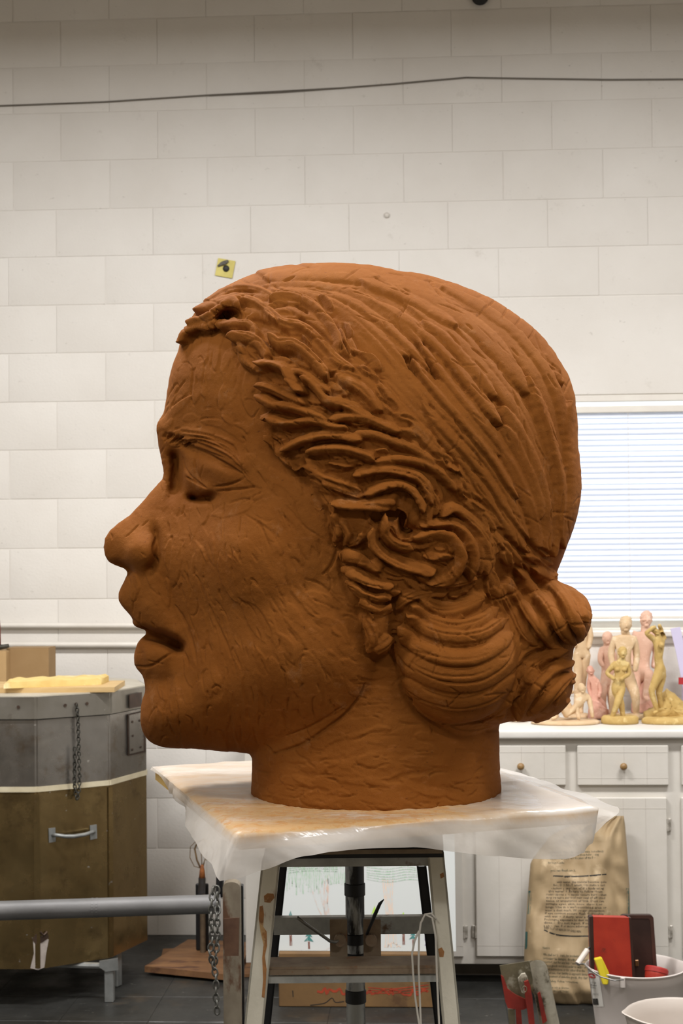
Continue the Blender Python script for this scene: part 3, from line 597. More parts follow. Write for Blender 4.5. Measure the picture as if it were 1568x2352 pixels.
def surface_nets(V):
    ng = V < 0; n = V.shape; c = [s - 1 for s in n]
    cnt = np.zeros(c, np.int8); off = [(i, j, k) for i in (0, 1) for j in (0, 1) for k in (0, 1)]
    sl = lambda o: tuple(slice(o[a], o[a] + c[a]) for a in range(3))
    for o in off: cnt += ng[sl(o)]
    act = (cnt > 0) & (cnt < 8); idx = np.full(c, -1, np.int32); I = np.argwhere(act); idx[act] = np.arange(len(I))
    pos = np.zeros((len(I), 3), np.float32); num = np.zeros(len(I), np.float32)
    vals = {o: V[I[:, 0] + o[0], I[:, 1] + o[1], I[:, 2] + o[2]] for o in off}
    for o in off:
        for a in range(3):
            if o[a] == 0:
                p = list(o); p[a] = 1; p = tuple(p); va, vb = vals[o], vals[p]; m = (va < 0) != (vb < 0)
                t = np.where(m, va / np.where(m, va - vb, 1), 0)
                for b in range(3): pos[:, b] += m * (o[b] + (t if b == a else 0))
                num += m
    pos = pos / num[:, None] + I
    quads = []
    for a in range(3):
        b, d = (a + 1) % 3, (a + 2) % 3
        s0 = [slice(0, n[0]), slice(0, n[1]), slice(0, n[2])]; s1 = list(s0); s0[a] = slice(0, n[a] - 1); s1[a] = slice(1, n[a])
        x = ng[tuple(s0)] != ng[tuple(s1)]; E = np.argwhere(x); E = E[(E[:, b] > 0) & (E[:, d] > 0) & (E[:, b] < n[b] - 1) & (E[:, d] < n[d] - 1)]
        fl = ng[tuple(s0)][E[:, 0], E[:, 1], E[:, 2]]
        def at(ob, od): e = E.copy(); e[:, b] -= ob; e[:, d] -= od; return idx[e[:, 0], e[:, 1], e[:, 2]]
        q = np.stack([at(1, 1), at(0, 1), at(0, 0), at(1, 0)], 1); q[~fl] = q[~fl][:, ::-1]; quads.append(q)
    return pos, np.vstack(quads)
vp, fq = surface_nets(Fv); del Fv, Fh
vp = np.stack([xr[0] + CELL * vp[:, 0], ws[0] + CELL * vp[:, 1], zs[0] + CELL * vp[:, 2]], 1)
def edge_split(vp, fq):
    """one quad into four"""
    n = len(vp); e = np.stack([fq, np.roll(fq, -1, 1)], -1).reshape(-1, 2); es = np.sort(e, 1).astype(np.int64); key = es[:, 0] * n + es[:, 1]
    uk, inv = np.unique(key, return_inverse=True); ev = .5 * (vp[uk // n] + vp[uk % n]); fc = vp[fq].mean(1)
    inv = inv.reshape(-1, 4) + n; ci = n + len(uk) + np.arange(len(fq)); V = np.vstack([vp, ev, fc]); out = []
    for k in range(4): out.append(np.stack([fq[:, k], inv[:, k], ci, inv[:, k - 1]], 1))
    return V.astype(np.float32), np.vstack(out)
def normals(V, Fq):
    a = np.cross(V[Fq[:, 2]] - V[Fq[:, 0]], V[Fq[:, 3]] - V[Fq[:, 1]]); N = np.zeros_like(V)
    for c in range(3): N[:, c] = sum(np.bincount(Fq[:, k], a[:, c], len(V)) for k in range(4))
    return N / (np.linalg.norm(N, axis=1)[:, None] + 1e-12)
def smooth(V, Fq, it, lam=.5):
    for _ in range(it):
        S = np.zeros_like(V); c = np.zeros(len(V), np.float32)
        for k in range(4):
            a, b = Fq[:, k], Fq[:, (k + 1) % 4]
            for d in range(3): S[:, d] += np.bincount(a, V[b, d], len(V)) + np.bincount(b, V[a, d], len(V))
            c += np.bincount(a, minlength=len(V)) + np.bincount(b, minlength=len(V))
        V = V + lam * (S / c[:, None] - V)
    return V
vp = smooth(vp, fq, 2)
vp, fq = edge_split(vp, fq)
vp = smooth(vp, fq, 1)
N = normals(vp, fq)
px, py = project(vp[:, 0], np.abs(vp[:, 1]), vp[:, 2])
mean_h = sample(blur(Hm[::4, ::4].copy(), 6), px, py, HX0, HY0, 4)
disp = sample(Hm, px, py, HX0, HY0, 1) - mean_h
disp *= np.clip((vp[:, 2] - HB) / .006, 0, 1) * np.clip(.12 + np.abs(N[:, 1]) * 1.8, 0, 1)
vp = vp + N * disp[:, None].astype(np.float32); vp[:, 2] = np.maximum(vp[:, 2], ZB)

def clay_mat():
    t = NT('terracotta_clay')
    col = t.ramp(t.noise(9, 5, .6), [(.3, srgb(120, 69, 23)), (.7, srgb(131, 79, 31))])
    col = t.mix(col, srgb(146, 92, 48), t.ramp(t.noise(30, 5, .7, stretch=(1, 1, 3)), [(.58, (0, 0, 0, 1)), (.72, (.55, .55, .55, 1))]))
    col = t.mix(col, srgb(150, 106, 68), t.ramp(t.noise(16, 6, .7), [(.6, (0, 0, 0, 1)), (.76, (.6, .6, .6, 1))]))
    col = t.mix(col, srgb(92, 52, 24), t.ramp(t.noise(150, 3, .7), [(.64, (0, 0, 0, 1)), (.72, (.7, .7, .7, 1))]))
    t.bump(t.noise(55, 5, .7, stretch=(1, 1, 1.3)), .15, .003); t.bump(t.noise(120, 4, .65, stretch=(2.4, 1, 1)), .28, .002); t.bump(t.noise(420, 3, .6), .45, .0012)
    return t.set(col, .82, 0, .08)
def numpy_mesh(name, V, Fq, m):
    me = bpy.data.meshes.new(name); me.vertices.add(len(V)); me.vertices.foreach_set('co', V.astype(np.float32).ravel())
    me.loops.add(Fq.size); me.loops.foreach_set('vertex_index', Fq.astype(np.int32).ravel()); me.polygons.add(len(Fq))
    me.polygons.foreach_set('loop_start', np.arange(0, Fq.size, 4, dtype=np.int32)); me.polygons.foreach_set('loop_total', np.full(len(Fq), 4, np.int32))
    me.update(calc_edges=True); me.validate(); me.materials.append(m); me.shade_smooth(); return me
CLAY = clay_mat()
base = np.array([NX_, 0, HB])
L = vp - base
world_v = np.stack([L[:, 0], -L[:, 1], L[:, 2]], 1)     # local axes: x along the profile, y away from the camera
head = bpy.data.objects.new('sculpture', numpy_mesh('clay_head', world_v, fq[:, ::-1], CLAY)); COL.objects.link(head)
hb = org + _r * NX_
head.location = (hb[0], hb[1], HB); head.rotation_euler = (0, 0, YAW)
tag(head, 'oversized terracotta clay head of a woman in profile, hair rolled at the nape', 'sculpture')
print('head quads', len(fq))
# ------------------------------------------------------------------ board, plastic sheet, stand under the head
A_, B_, C_ = onZ(545, 1915, HB), onZ(1375, 1855, HB), onZ(350, 1760, HB); D_ = B_ + C_ - A_
OCH = mottled('ochre_board', srgb(206, 172, 96), srgb(186, 148, 78), 12, .8, bump=.4, bscale=60)
cen = (A_ + D_) / 2
board = MB().prism([cen + (p - cen) * .985 - Vector((0, 0, .030)) for p in (A_, B_, D_, C_)], (0, 0, .0275)).build('board', OCH); tag(board, 'square ochre modelling board under the plastic sheet', 'board')
def sheet_mat():
    t = NT('dusty_plastic_sheet'); wp = t.co
    col = t.ramp(t.noise(7, 4, .6), [(.3, srgb(226, 218, 206)), (.7, srgb(236, 230, 222))])
    at = t.n('Attribute', attribute_name='dust'); at.attribute_type = 'GEOMETRY'
    n = t.noise(6, 7, .72, stretch=(1, 2.2, 1)); mm = t.n('Math', operation='MULTIPLY'); t.l(n, mm.inputs[0]); t.l(at.outputs['Fac'], mm.inputs[1])
    col = t.mix(col, srgb(222, 180, 116), t.ramp(mm.outputs[0], [(.24, (0, 0, 0, 1)), (.58, (.88, .88, .88, 1))]))
    n2 = t.noise(38, 5, .75); mm2 = t.n('Math', operation='MULTIPLY'); t.l(n2, mm2.inputs[0]); t.l(at.outputs['Fac'], mm2.inputs[1])
    col = t.mix(col, srgb(218, 160, 92), t.ramp(mm2.outputs[0], [(.56, (0, 0, 0, 1)), (.63, (.6, .6, .6, 1))]))
    t.bump(t.noise(9, 4, .6, stretch=(1, 2.5, 1)), .4, .008); t.bump(t.noise(60, 3, .6, stretch=(.5, 1.6, 1)), .12, .002)
    t.set(col, t.ramp(at.outputs['Fac'], [(.0, (.42, .42, .42, 1)), (.34, (.40, .40, .40, 1)), (.40, (.16, .16, .16, 1)), (.62, (.20, .20, .20, 1)), (.95, (.42, .42, .42, 1))]), 0, .6)
    tl = t.n('BsdfTranslucent'); t.l(col, tl.inputs[0]); m1 = t.n('MixShader'); m1.inputs[0].default_value = .35; t.l(t.b.outputs[0], m1.inputs[1]); t.l(tl.outputs[0], m1.inputs[2])
    tp_ = t.n('BsdfTransparent'); at2 = t.n('Attribute', attribute_name='clear'); at2.attribute_type = 'GEOMETRY'; m2 = t.n('MixShader'); t.l(at2.outputs['Fac'], m2.inputs[0]); t.l(m1.outputs[0], m2.inputs[1]); t.l(tp_.outputs[0], m2.inputs[2])
    t.l(m2.outputs[0], t.out.inputs[0]); return t.m
SHEET = sheet_mat()
def at_px_near(px, py, p):                    # point on the pixel's ray at the distance of p
    d = (p - EYE).dot(FWD); return P(px, py, d)
per = []; 
def edge(a, b, hems, n, out=.012):
    ts = [h[0] for h in hems]
    for k in range(n):
        t = k / n; i = max(j for j in range(len(ts)) if ts[j] <= t + 1e-9); i = min(i, len(ts) - 2); u = (t - ts[i]) / (ts[i + 1] - ts[i]); u2 = u * u * (3 - 2 * u) * .5 + u * .5
        hx_ = hems[i][1] + (hems[i + 1][1] - hems[i][1]) * u; hy_ = hems[i][2] + (hems[i + 1][2] - hems[i][2]) * u2
        p = a.lerp(b, t); q = p - (cen - p).normalized() * out; per.append((p, at_px_near(hx_, hy_, q)))
edge(C_, A_, [(0, 346, 1768), (.12, 366, 1779), (.25, 398, 1822), (.5, 432, 1866), (.75, 468, 1926), (.9, 492, 1978), (1, 508, 2022)], 34)
edge(A_, B_, [(0, 508, 2022), (.04, 545, 2018), (.09, 600, 2000), (.18, 700, 1962), (.27, 762, 1950), (.36, 830, 1945), (.5, 950, 1946), (.62, 1050, 1955), (.72, 1130, 1964), (.8, 1200, 1972), (.88, 1270, 1970), (.95, 1335, 1957), (1, 1352, 1936)], 96)
edge(B_, D_, [(0, 1352, 1936), (.05, 1346, 1916), (.1, 1392, 1870), (.16, 1388, 1852), (.3, 1335, 1822), (.5, 1225, 1792), (.75, 1130, 1765), (1, 1040, 1738)], 50, .004)
edge(D_, C_, [(0, 1040, 1738), (.5, 700, 1750), (1, 346, 1768)], 40, .004)
n = len(per); V = []; Fc = []; dust = []; clear = []
ringsN = 26; dn = 9
cz = Vector((NX_ * _r0.x + org[0], NX_ * _r0.y + org[1], HB))
from mathutils import noise as mn
def wr_(p, s, a): return mn.noise(Vector(p) * s) * a
for r in range(ringsN + 1):
    f = (r / ringsN) ** .9
    for p, h in per:
        q = cz.lerp(p, f); k = 1 - abs(2 * f - 1) * .0
        z = HB + .0016 + abs(wr_((q.x, q.y * 2.2, 0), 9, .006)) * min(1, (1 - f) * 8 + .15) + abs(wr_((q.x * 2, q.y * 5, 3), 16, .003)) - (.004 if f == 1 else 0)
        if f < .45: z = HB + .001
        V.append((q.x, q.y, z)); dust.append(min(1.2, max(.35, 1.10 - .9 * max(0, (q.x - .02) / .22) + .15 * wr_(q, 5, 1)) * min(1, max(.55, 1 - (q.y - 3.2) * 1.1)))); clear.append(0.0)
for r in range(1, dn + 1):
    f = r / dn
    for i, (p, h) in enumerate(per):
        t = i / n; q = p.lerp(h, f); o = (q - cen); o.z = 0; o.normalize()
        bow = math.sin(f * math.pi * .5) * .010 + .012 * f * math.sin(i * .23 + 2.2 * math.sin(i * .05)) + wr_(q, 14, .009) * f + abs(wr_((q.x * 2 + q.z * 3, q.y, q.z), 9, .010)) * f
        q = q + o * (bow if (h - p).length > .03 else bow * .1)
        V.append((q.x, q.y, q.z)); dust.append(.30 + (.6 * (1 - f / .34) if f < .34 else 0) + .04 * wr_(q, 9, 1)); clear.append(.10 + .16 * f)
tot = ringsN + dn
for r in range(tot):
    for i in range(n): Fc.append((r * n + i, r * n + (i + 1) % n, (r + 1) * n + (i + 1) % n, (r + 1) * n + i))
sheet = link_mesh('plastic_sheet', V, Fc, SHEET, smooth=True)
for nm, vals in (('dust', dust), ('clear', clear)):
    at = sheet.data.attributes.new(nm, 'FLOAT', 'POINT'); at.data.foreach_set('value', vals)
tag(sheet, 'milky plastic sheet dusted with orange clay, draped over the board', 'plastic sheet')

# stand
LEGP = mottled('peeling_cream_paint', srgb(222, 216, 198), srgb(202, 196, 178), 10, .5, bump=.3, bscale=40, c3=srgb(142, 100, 58), s3=9, t3=.60, stretch=(1, 1, .45))
STEELD = mottled('stand_grey_steel', srgb(172, 172, 166), srgb(138, 138, 132), 14, .45, .15, c3=srgb(96, 72, 50), s3=12, t3=.6)
BLK = mottled('stand_black_steel', srgb(30, 30, 32), srgb(20, 20, 22), 12, .5, .2)
RUST = mottled('rusty_brown_steel', srgb(138, 122, 100), srgb(112, 92, 72), 18, .7, .1, c3=srgb(128, 88, 58), s3=22, t3=.6)
DF, DR = 3.13, 3.52
st = empty('sculpture_stand', (P(820, 2000, 3.3).x, P(820, 2000, 3.3).y, 0)); tag(st, 'steel modelling stand with peeling cream legs carrying the clay head', 'stand')
def down(p, q): t = (p.z) / (p.z - q.z); return p + (q - p) * t
def leg(px0, py0, px1, py1, d, wpx, mat, depth=.03, spread=.0):
    a = P(px0, py0, d); b = P(px1, py1, d + spread); f = down(a, b); w = wpx * d / F / 2; m = MB(); f.z = 0
    rx = _r0 * w; ry = _f0 * depth
    m.prism([a - rx, a + rx, f + rx * 1.15, f - rx * 1.15], ry * .12)
    for s in (-1, 1): m.prism([a + rx * s, f + rx * s * 1.15, f + rx * s * 1.15 + ry, a + rx * s + ry], _r0 * (-.004 * s))
    return m.build('leg', mat, st)
leg(622, 1978, 583, 2352, DF, 42, LEGP); leg(1000, 1958, 1037, 2352, DF, 38, LEGP)
leg(648, 1990, 610, 2352, DR, 22, BLK, .02); leg(968, 1990, 1010, 2352, DR, 22, BLK, .02)
def bar(px0, px1, py0, py1, d, depth, mat, name='crossbar', lip=None):
    a, b = P(px0, py0, d), P(px1, py0, d); h = (py1 - py0) * d / F; a.z = b.z = (a.z + b.z) / 2
    return MB().prism([a, b, b + _f0 * depth, a + _f0 * depth], (0, 0, -h)).build(name, mat, st)
bar(640, 1016, 1960, 1990, DF + .006, .03, STEELD); bar(640, 1016, 1952, 1962, DF - .004, .06, RUST, 'angle_lip')
bar(628, 1002, 2106, 2146, DR - .06, .02, STEELD); bar(618, 1012, 2219, 2226, DF + .01, .075, RUST, 'step'); bar(618, 1012, 2226, 2238, DF + .006, .01, RUST, 'step_edge'); bar(616, 1012, 2240, 2257, DF + .012, .02, STEELD)
bar(600, 640, 1985, 2000, DF + .03, .36, BLK, 'side_rail'); bar(990, 1010, 1985, 2000, DF + .03, .36, BLK, 'side_rail')
ptop = P(812, 1935, 3.33); zt = HB - .031
MB().prism([P(640, 1950, DF).xy.to_3d() + Vector((0, 0, zt - .018)), P(1018, 1950, DF).xy.to_3d() + Vector((0, 0, zt - .018)), P(1010, 1950, DR).xy.to_3d() + Vector((0, 0, zt - .018)), P(640, 1950, DR).xy.to_3d() + Vector((0, 0, zt - .018))], (0, 0, .018)).build('top_plate', BLK, st)
MB().lathe((ptop.x, ptop.y, 0), [(.15, zt - .040), (.16, zt - .036), (.16, zt - .018)], 40).build('turntable', BLK, st, auto=.5)
zl = P(1000, 1955, DF).z
MB().prism([P(640, 1950, DF).xy.to_3d() + Vector((0, 0, zl - .012)), P(1018, 1950, DF).xy.to_3d() + Vector((0, 0, zl - .012)), P(1012, 1950, DR).xy.to_3d() + Vector((0, 0, zl - .012)), P(650, 1950, DR).xy.to_3d() + Vector((0, 0, zl - .012))], (0, 0, zt - .034 - zl)).build('top_box', BLK, st)
POLE = mottled('worn_black_pole', srgb(176, 178, 176), srgb(140, 142, 140), 16, .4, .2, c3=srgb(26, 26, 28), s3=16, t3=.54, stretch=(1, 1, .22))
pc = P(815, 2100, 3.33); MB().tube([(pc.x, pc.y, .25), (pc.x, pc.y, zt - .02)], .0195, 24).build('pole', POLE, st, auto=.5)
for y0, y1, rr in [(2027, 2058, .0215), (2142, 2168, .0225), (2186, 2214, .0235), (2270, 2302, .0215)]:
    a, b = P(815, y0, 3.33).z, P(815, y1, 3.33).z; MB().lathe((pc.x, pc.y, 0), [(.018, b), (rr, b + .002), (rr, a - .002), (.018, a)], 24).build('collar', BLK, st, auto=.5)
for x0, x1 in ((757, 797), (834, 874)):
    a, b = P(x0, 2112, 3.28), P(x1, 2112, 3.28); MB().prism([a, b, b + _f0 * .01, a + _f0 * .01], (0, 0, -.094)).build('clamp_plate', RUST, st)
for x in (780, 852):
    c = P(x, 2158, 3.268); MB().lathe(c, [(.004, -.012), (.011, -.010), (.012, 0), (.012, .012)], 12, M=Euler((math.pi / 2, 0, YAW)).to_matrix()).build('clamp_bolt', RUST, st, auto=.5)
DARKM = mottled('dark_bare_metal', srgb(132, 130, 122), srgb(92, 90, 84), 20, .35, .4)
MB().tube([P(x, y, d) for x, y, d in [(682, 2107, 3.2), (700, 2121, 3.205), (730, 2142, 3.22), (758, 2162, 3.24), (770, 2164, 3.25), (784, 2156, 3.27)]], .0032, 8).build('clamp_handle', DARKM, st, smooth=True)
MB().tube([P(x, y, d) for x, y, d in [(881, 2066, 3.2), (872, 2076, 3.205), (862, 2098, 3.22), (852, 2122, 3.24), (842, 2146, 3.27)]], [.001, .0035, .004, .0034, .003], 8).build('clamp_handle', BLK, st, smooth=True)
PEEL = mottled('bare_orange_patch', srgb(176, 122, 70), srgb(138, 96, 58), 30, .8, c3=srgb(196, 160, 112), s3=24, t3=.55)
for pts in ([(596, 2082), (603, 2080), (606, 2100), (604, 2128), (612, 2140), (613, 2172), (608, 2196), (612, 2226), (610, 2262), (607, 2292), (601, 2290), (604, 2250), (602, 2200), (605, 2170), (598, 2140), (594, 2110)], [(606, 2058), (614, 2052), (628, 2053), (630, 2062), (620, 2074), (607, 2072)], [(1006, 2180), (1014, 2176), (1020, 2186), (1018, 2198), (1009, 2198)], [(1010, 2008), (1018, 2004), (1020, 2014), (1012, 2018)]):
    MB().prism([P(x, y, DF - .0006) for x, y in pts], _f0 * .0008).build('peeled_patch', PEEL, st)
CORD = NT('white_cord').set(srgb(196, 190, 178), .8)
zc = .38
e = MB(); 
for pts in [[(1002, 2112), (990, 2098), (976, 2100), (966, 2120), (962, 2150), (961, 2220), (966, 2352)], [(962, 2138), (952, 2160), (946, 2190), (948, 2230), (953, 2290), (962, 2352)], [(975, 2100), (992, 2108), (1000, 2150), (1003, 2240), (1008, 2352)]]:
    e.tube([P(x, y, DF - .012) for x, y in pts] + [P(pts[-1][0] + 3, 2440, DF - .012)], .0022, 6)
e = e.build('cord', CORD, None, smooth=True); tag(e, 'thin white cord looped over the right leg of the stand', 'cord')
# ------------------------------------------------------------------ kiln and things on it
def steel(name, c1, c2, c3, rough=.34, metal=.75, sc=3):
    t = NT(name); c = t.ramp(t.noise(sc, 5, .65, stretch=(1, 1, .5)), [(.3, c1), (.7, c2)]); c = t.mix(c, c3, t.ramp(t.noise(7, 6, .75), [(.55, (0, 0, 0, 1)), (.7, (.6, .6, .6, 1))]))
    c = t.mix(c, srgb(200, 198, 190), t.ramp(t.noise(45, 2, .5), [(.74, (0, 0, 0, 1)), (.77, (.7, .7, .7, 1))]))
    t.bump(t.noise(5, 3, .6), .25, .01); return t.set(c, t.ramp(t.noise(9, 4, .6), [(.3, (rough - .08,) * 3 + (1,)), (.7, (rough + .15,) * 3 + (1,))]), metal, .5)
K_UP = steel('kiln_steel_upper', srgb(160, 156, 150), srgb(130, 125, 118), srgb(112, 94, 72), .26, .85); K_LO = steel('kiln_steel_lower', srgb(156, 134, 92), srgb(112, 92, 58), srgb(78, 62, 42), .20, .88, 2)
K_LID = steel('kiln_lid_steel', srgb(150, 146, 138), srgb(122, 116, 104), srgb(80, 66, 52), .4); K_TOP = mottled('kiln_lid_top', srgb(196, 190, 176), srgb(176, 168, 150), 8, .5, .1)
BAND = mottled('cream_band', srgb(206, 196, 168), srgb(188, 176, 146), 14, .5); GALV = mottled('galvanised_metal', srgb(150, 152, 150), srgb(126, 128, 126), 14, .45, .5)
KS, KC = .28, Vector((-1.532, 6.036, 0)); KR = KS / 2 / math.sin(math.radians(18))
def ring(r, z, yaw=0): return [Vector((KC.x + r * math.sin(math.radians(18 + 36 * k)), KC.y - r * math.cos(math.radians(18 + 36 * k)), z)) for k in range(10)]
zy = lambda py: onY(160, py, 5.61).z
kiln = empty('kiln', (KC.x, KC.y, 0)); tag(kiln, 'ten-sided stainless steel top-loading pottery kiln on a metal stand', 'kiln')
def shell(r, z0, z1, m, name, cap=False):
    b = MB(); R0, R1 = ring(r, z0), ring(r, z1); v0 = [b.bm.verts.new(p) for p in R0]; v1 = [b.bm.verts.new(p) for p in R1]
    for k in range(10): b.bm.faces.new((v0[k], v0[(k + 1) % 10], v1[(k + 1) % 10], v1[k]))
    b.bm.faces.new(v0[::-1]); b.bm.faces.new(v1); 
    bmesh.ops.bevel(b.bm, geom=[e for e in b.bm.edges if abs(e.verts[0].co.z - e.verts[1].co.z) > .01], offset=.006, segments=2, affect='EDGES')
    return b.build(name, m, kiln, auto=.5)
zt_, zlb, zb1, zb2, zbt = zy(1600), zy(1652), zy(1807), zy(1819), zy(2226)
shell(KR * 1.02, zlb + .002, zt_, K_LID, 'lid'); shell(KR * 1.0, zt_, zt_ + .004, K_TOP, 'lid_top')
shell(KR, zb2, zlb - .002, K_UP, 'upper_body'); shell(KR * 1.008, zb1 - .018, zb1, BAND, 'joint_band'); shell(KR, zbt, zb1 - .018, K_LO, 'lower_body')
# corner strips
for k in (8, 9, 0, 1):
    p = ring(KR * 1.004, 0)[k]; dv = (p - KC).normalized()
    MB().box((p.x, p.y, (zbt + zb1) / 2 - .01), (.020, .006, zb1 - zbt - .03), rot=(0, 0, math.atan2(dv.x, -dv.y))).build('corner_strip', K_LO, kiln)
def onfacet(px, py, k, off=.004):             # pixel -> point on kiln facet k (0 = front)
    a = math.radians(36 * k); nrm = Vector((math.sin(a), -math.cos(a), 0)); c = KC + nrm * (KR * math.cos(math.radians(18)) + off); r = ray(px, py); t = (c - EYE).dot(nrm) / r.dot(nrm); return EYE + r * t, nrm
def plate(pxs, k, m, name, th=.003, off=.003):
    pts = [onfacet(x, y, k, off)[0] for x, y in pxs]; nrm = onfacet(0, 0, k)[1]; return MB().prism(pts, nrm * -th).build(name, m, kiln)
DKST = mottled('dark_browned_steel', srgb(84, 66, 54), srgb(66, 52, 44), 20, .5, .5)
plate([(297, 1643), (328, 1636), (330, 1724), (298, 1732)], 2, K_UP, 'hinge_plate', .004, .010); plate([(294, 1641), (333, 1632), (335, 1728), (295, 1736)], 2, DKST, 'hinge_backing', .003, .006)
plate([(298, 1596), (326, 1590), (326, 1622), (298, 1627)], 2, DKST, 'lid_bracket', .004, .018)
for x, y in [(305, 1658), (306, 1690), (305, 1722), (322, 1655), (324, 1716)]:
    p, nr = onfacet(x, y, 2, .013); MB().lathe(p, [(.001, -.004), (.004, -.003), (.005, 0)], 8, M=Euler((math.pi / 2, 0, math.radians(72))).to_matrix()).build('rivet', DKST, kiln)
for x, y in [(42, 1624), (150, 1620), (200, 1616), (175, 1617)]:
    k = 1 if x > 84 else 0; p, nr = onfacet(x, y, k, .012); MB().lathe(p, [(.001, -.004), (.005, -.003), (.006, 0)], 8, M=Euler((math.pi / 2, 0, math.radians(36 * k))).to_matrix()).build('rivet', DKST, kiln)
hp = [onfacet(x, y, 1, o)[0] for x, y, o in [(121, 1918, .004), (128, 1918, .026), (150, 1921, .034), (170, 1921, .036), (195, 1917, .034), (212, 1911, .026), (216, 1911, .004)]]
MB().tube(hp, [.006, .0065, .007, .0075, .007, .0065, .006], 10).build('handle', GALV, kiln, smooth=True)
for x, y in ((121, 1918), (216, 1911)): plate([(x - 9, y - 15), (x + 6, y - 17), (x + 7, y + 15), (x - 8, y + 18)], 1, GALV, 'handle_foot', .004, .005)
MB().tube([onfacet(x, y, 1, .008)[0] for x, y in [(92, 2140), (100, 2148), (108, 2140)]], .004, 6).build('chip', DKST, kiln)
SPL = mottled('dried_plaster', srgb(176, 166, 158), srgb(150, 140, 132), 20, .8)
plate([(70, 2224), (78, 2190), (76, 2162), (96, 2150), (112, 2158), (106, 2190), (102, 2222), (88, 2228)], 1, SPL, 'plaster_splash', .0015, .0022)
plate([(74, 2158), (84, 2144), (98, 2152), (110, 2144), (112, 2154), (98, 2164), (84, 2170)], 1, DKST, 'dark_stain', .0012, .0040)
# stand of the kiln
for ang in (70, -75, 165, -40):
    a = math.radians(ang); x, y = KC.x + .38 * math.sin(a), KC.y - .38 * math.cos(a)
    MB().box((x, y, zbt / 2 - .0), (.034, .034, zbt - .001), rot=(0, 0, a), bevel=.003).build('stand_leg', GALV, kiln)
lp, _n = onfacet(252, 2210, 1, 0); lx = onZ(252, 2300, 0)
MB().box((lx.x, lx.y, zbt / 2), (.032, .03, zbt - .001), bevel=.002).build('stand_leg', GALV, kiln)
MB().prism([onY(228, 2208, lx.y - .02), onY(270, 2201, lx.y - .02), onY(272, 2228, lx.y - .02), onY(243, 2232, lx.y - .02), onY(228, 2222, lx.y - .02)], (0, .008, 0)).build('stand_bracket', GALV, kiln)
a, b = onY(-120, 2236, 5.75), onY(240, 2212, lx.y); a.z = b.z = zbt - .012; MB().tube([a, b], .011, 8).build('stand_rail', GALV, kiln)
# chain helper
def chain(name, pts, link, r, m, parent=None):
    b = MB(); q = [Vector(p) for p in pts]; L = [0]
    for i in range(1, len(q)): L.append(L[-1] + (q[i] - q[i - 1]).length)
    n = max(2, int(L[-1] / (link * .72))); ob = []
    def at(s):
        for i in range(1, len(q)):
            if s <= L[i] or i == len(q) - 1: return q[i - 1].lerp(q[i], min(1, max(0, (s - L[i - 1]) / (L[i] - L[i - 1] + 1e-9)))), (q[i] - q[i - 1]).normalized()
    par = parent
    for k in range(n):
        c, t = at((k + .5) * L[-1] / n); a = (_r0 if k % 2 else _f0); a = (a + _r0 * R_.uniform(-.5, .5)); a = (a - t * a.dot(t)).normalized()
        pts2 = [c + t * (math.cos(u) * link * .5) + a * (math.sin(u) * link * .30) for u in [2 * math.pi * j / 10 for j in range(10)]]
        MB().tube(pts2, r, 5, closed=True).build('link', m, par, smooth=True)
CHN = mottled('steel_chain', srgb(120, 120, 114), srgb(88, 86, 80), 30, .4, .6); CHD = mottled('dark_chain', srgb(74, 72, 64), srgb(52, 50, 44), 30, .5, .5)
kc = empty('kiln_chain', onfacet(178, 1640, 1, .02)[0]); tag(kc, 'short dark chain hanging doubled from the kiln lid', 'chain')
chain('link', [onfacet(x, y, 1, .022)[0] for x, y in [(176, 1618), (179, 1650), (181, 1720), (183, 1790), (180, 1828), (176, 1836)]], .018, .0022, CHD, kc)
chain('link', [onfacet(x, y, 1, .030)[0] for x, y in [(176, 1836), (171, 1800), (172, 1740), (172, 1716)]], .018, .0022, CHD, kc)
# on the lid
ZT = zt_ + .0042
WOOD = mottled('pale_plywood', srgb(206, 176, 124), srgb(190, 158, 106), 6, .6, stretch=(1, 8, 8))
def zone(px, py): return onZ(px, py, ZT)
a, b = zone(-140, 1593), zone(263, 1590); pb = MB().prism([a, b, b + Vector((-.02, .30, 0)), a + Vector((-.02, .30, 0))], (0, 0, .018)).build('plywood_board', WOOD); tag(pb, 'pale plywood board lying on the kiln lid', 'board')
YC = mottled('yellow_clay', srgb(222, 196, 128), srgb(206, 176, 104), 9, .7, bump=.5, bscale=18, c3=srgb(232, 216, 170), s3=4, t3=.55)
b = MB(); a0, a1 = onZ(8, 1582, ZT + .018), onZ(232, 1573, ZT + .018); N1, N2 = 30, 8; g = []
bm_ = b.bm
for i in range(N1 + 1):
    row = []
    for j in range(N2 + 1):
        u, v = i / N1, j / N2; p = a0.lerp(a1, u) + Vector((0, .14 * v + .003 * math.sin(i * 1.1), 0)); e_ = min(u, 1 - u, .5) * 12; h = .028 + .0015 * math.sin(i * .9) + .004 * mn.noise(Vector((i * .4, j * .5, 0)))
        if j == 0: h = .002
        if j == 1: p.y = a0.lerp(a1, u).y + .004; h *= .8
        if i in (0, N1): h *= .72
        row.append(bm_.verts.new((p.x, p.y, ZT + .018 + h)))
    g.append(row)
for i in range(N1):
    for j in range(N2): bm_.faces.new((g[i][j], g[i + 1][j], g[i + 1][j + 1], g[i][j + 1]))
low = [bm_.verts.new((v.co.x, v.co.y, ZT + .0182)) for v in [g[i][0] for i in range(N1 + 1)] + [g[N1][j] for j in range(1, N2 + 1)] + [g[i][N2] for i in range(N1 - 1, -1, -1)] + [g[0][j] for j in range(N2 - 1, 0, -1)]]
top = [g[i][0] for i in range(N1 + 1)] + [g[N1][j] for j in range(1, N2 + 1)] + [g[i][N2] for i in range(N1 - 1, -1, -1)] + [g[0][j] for j in range(N2 - 1, 0, -1)]
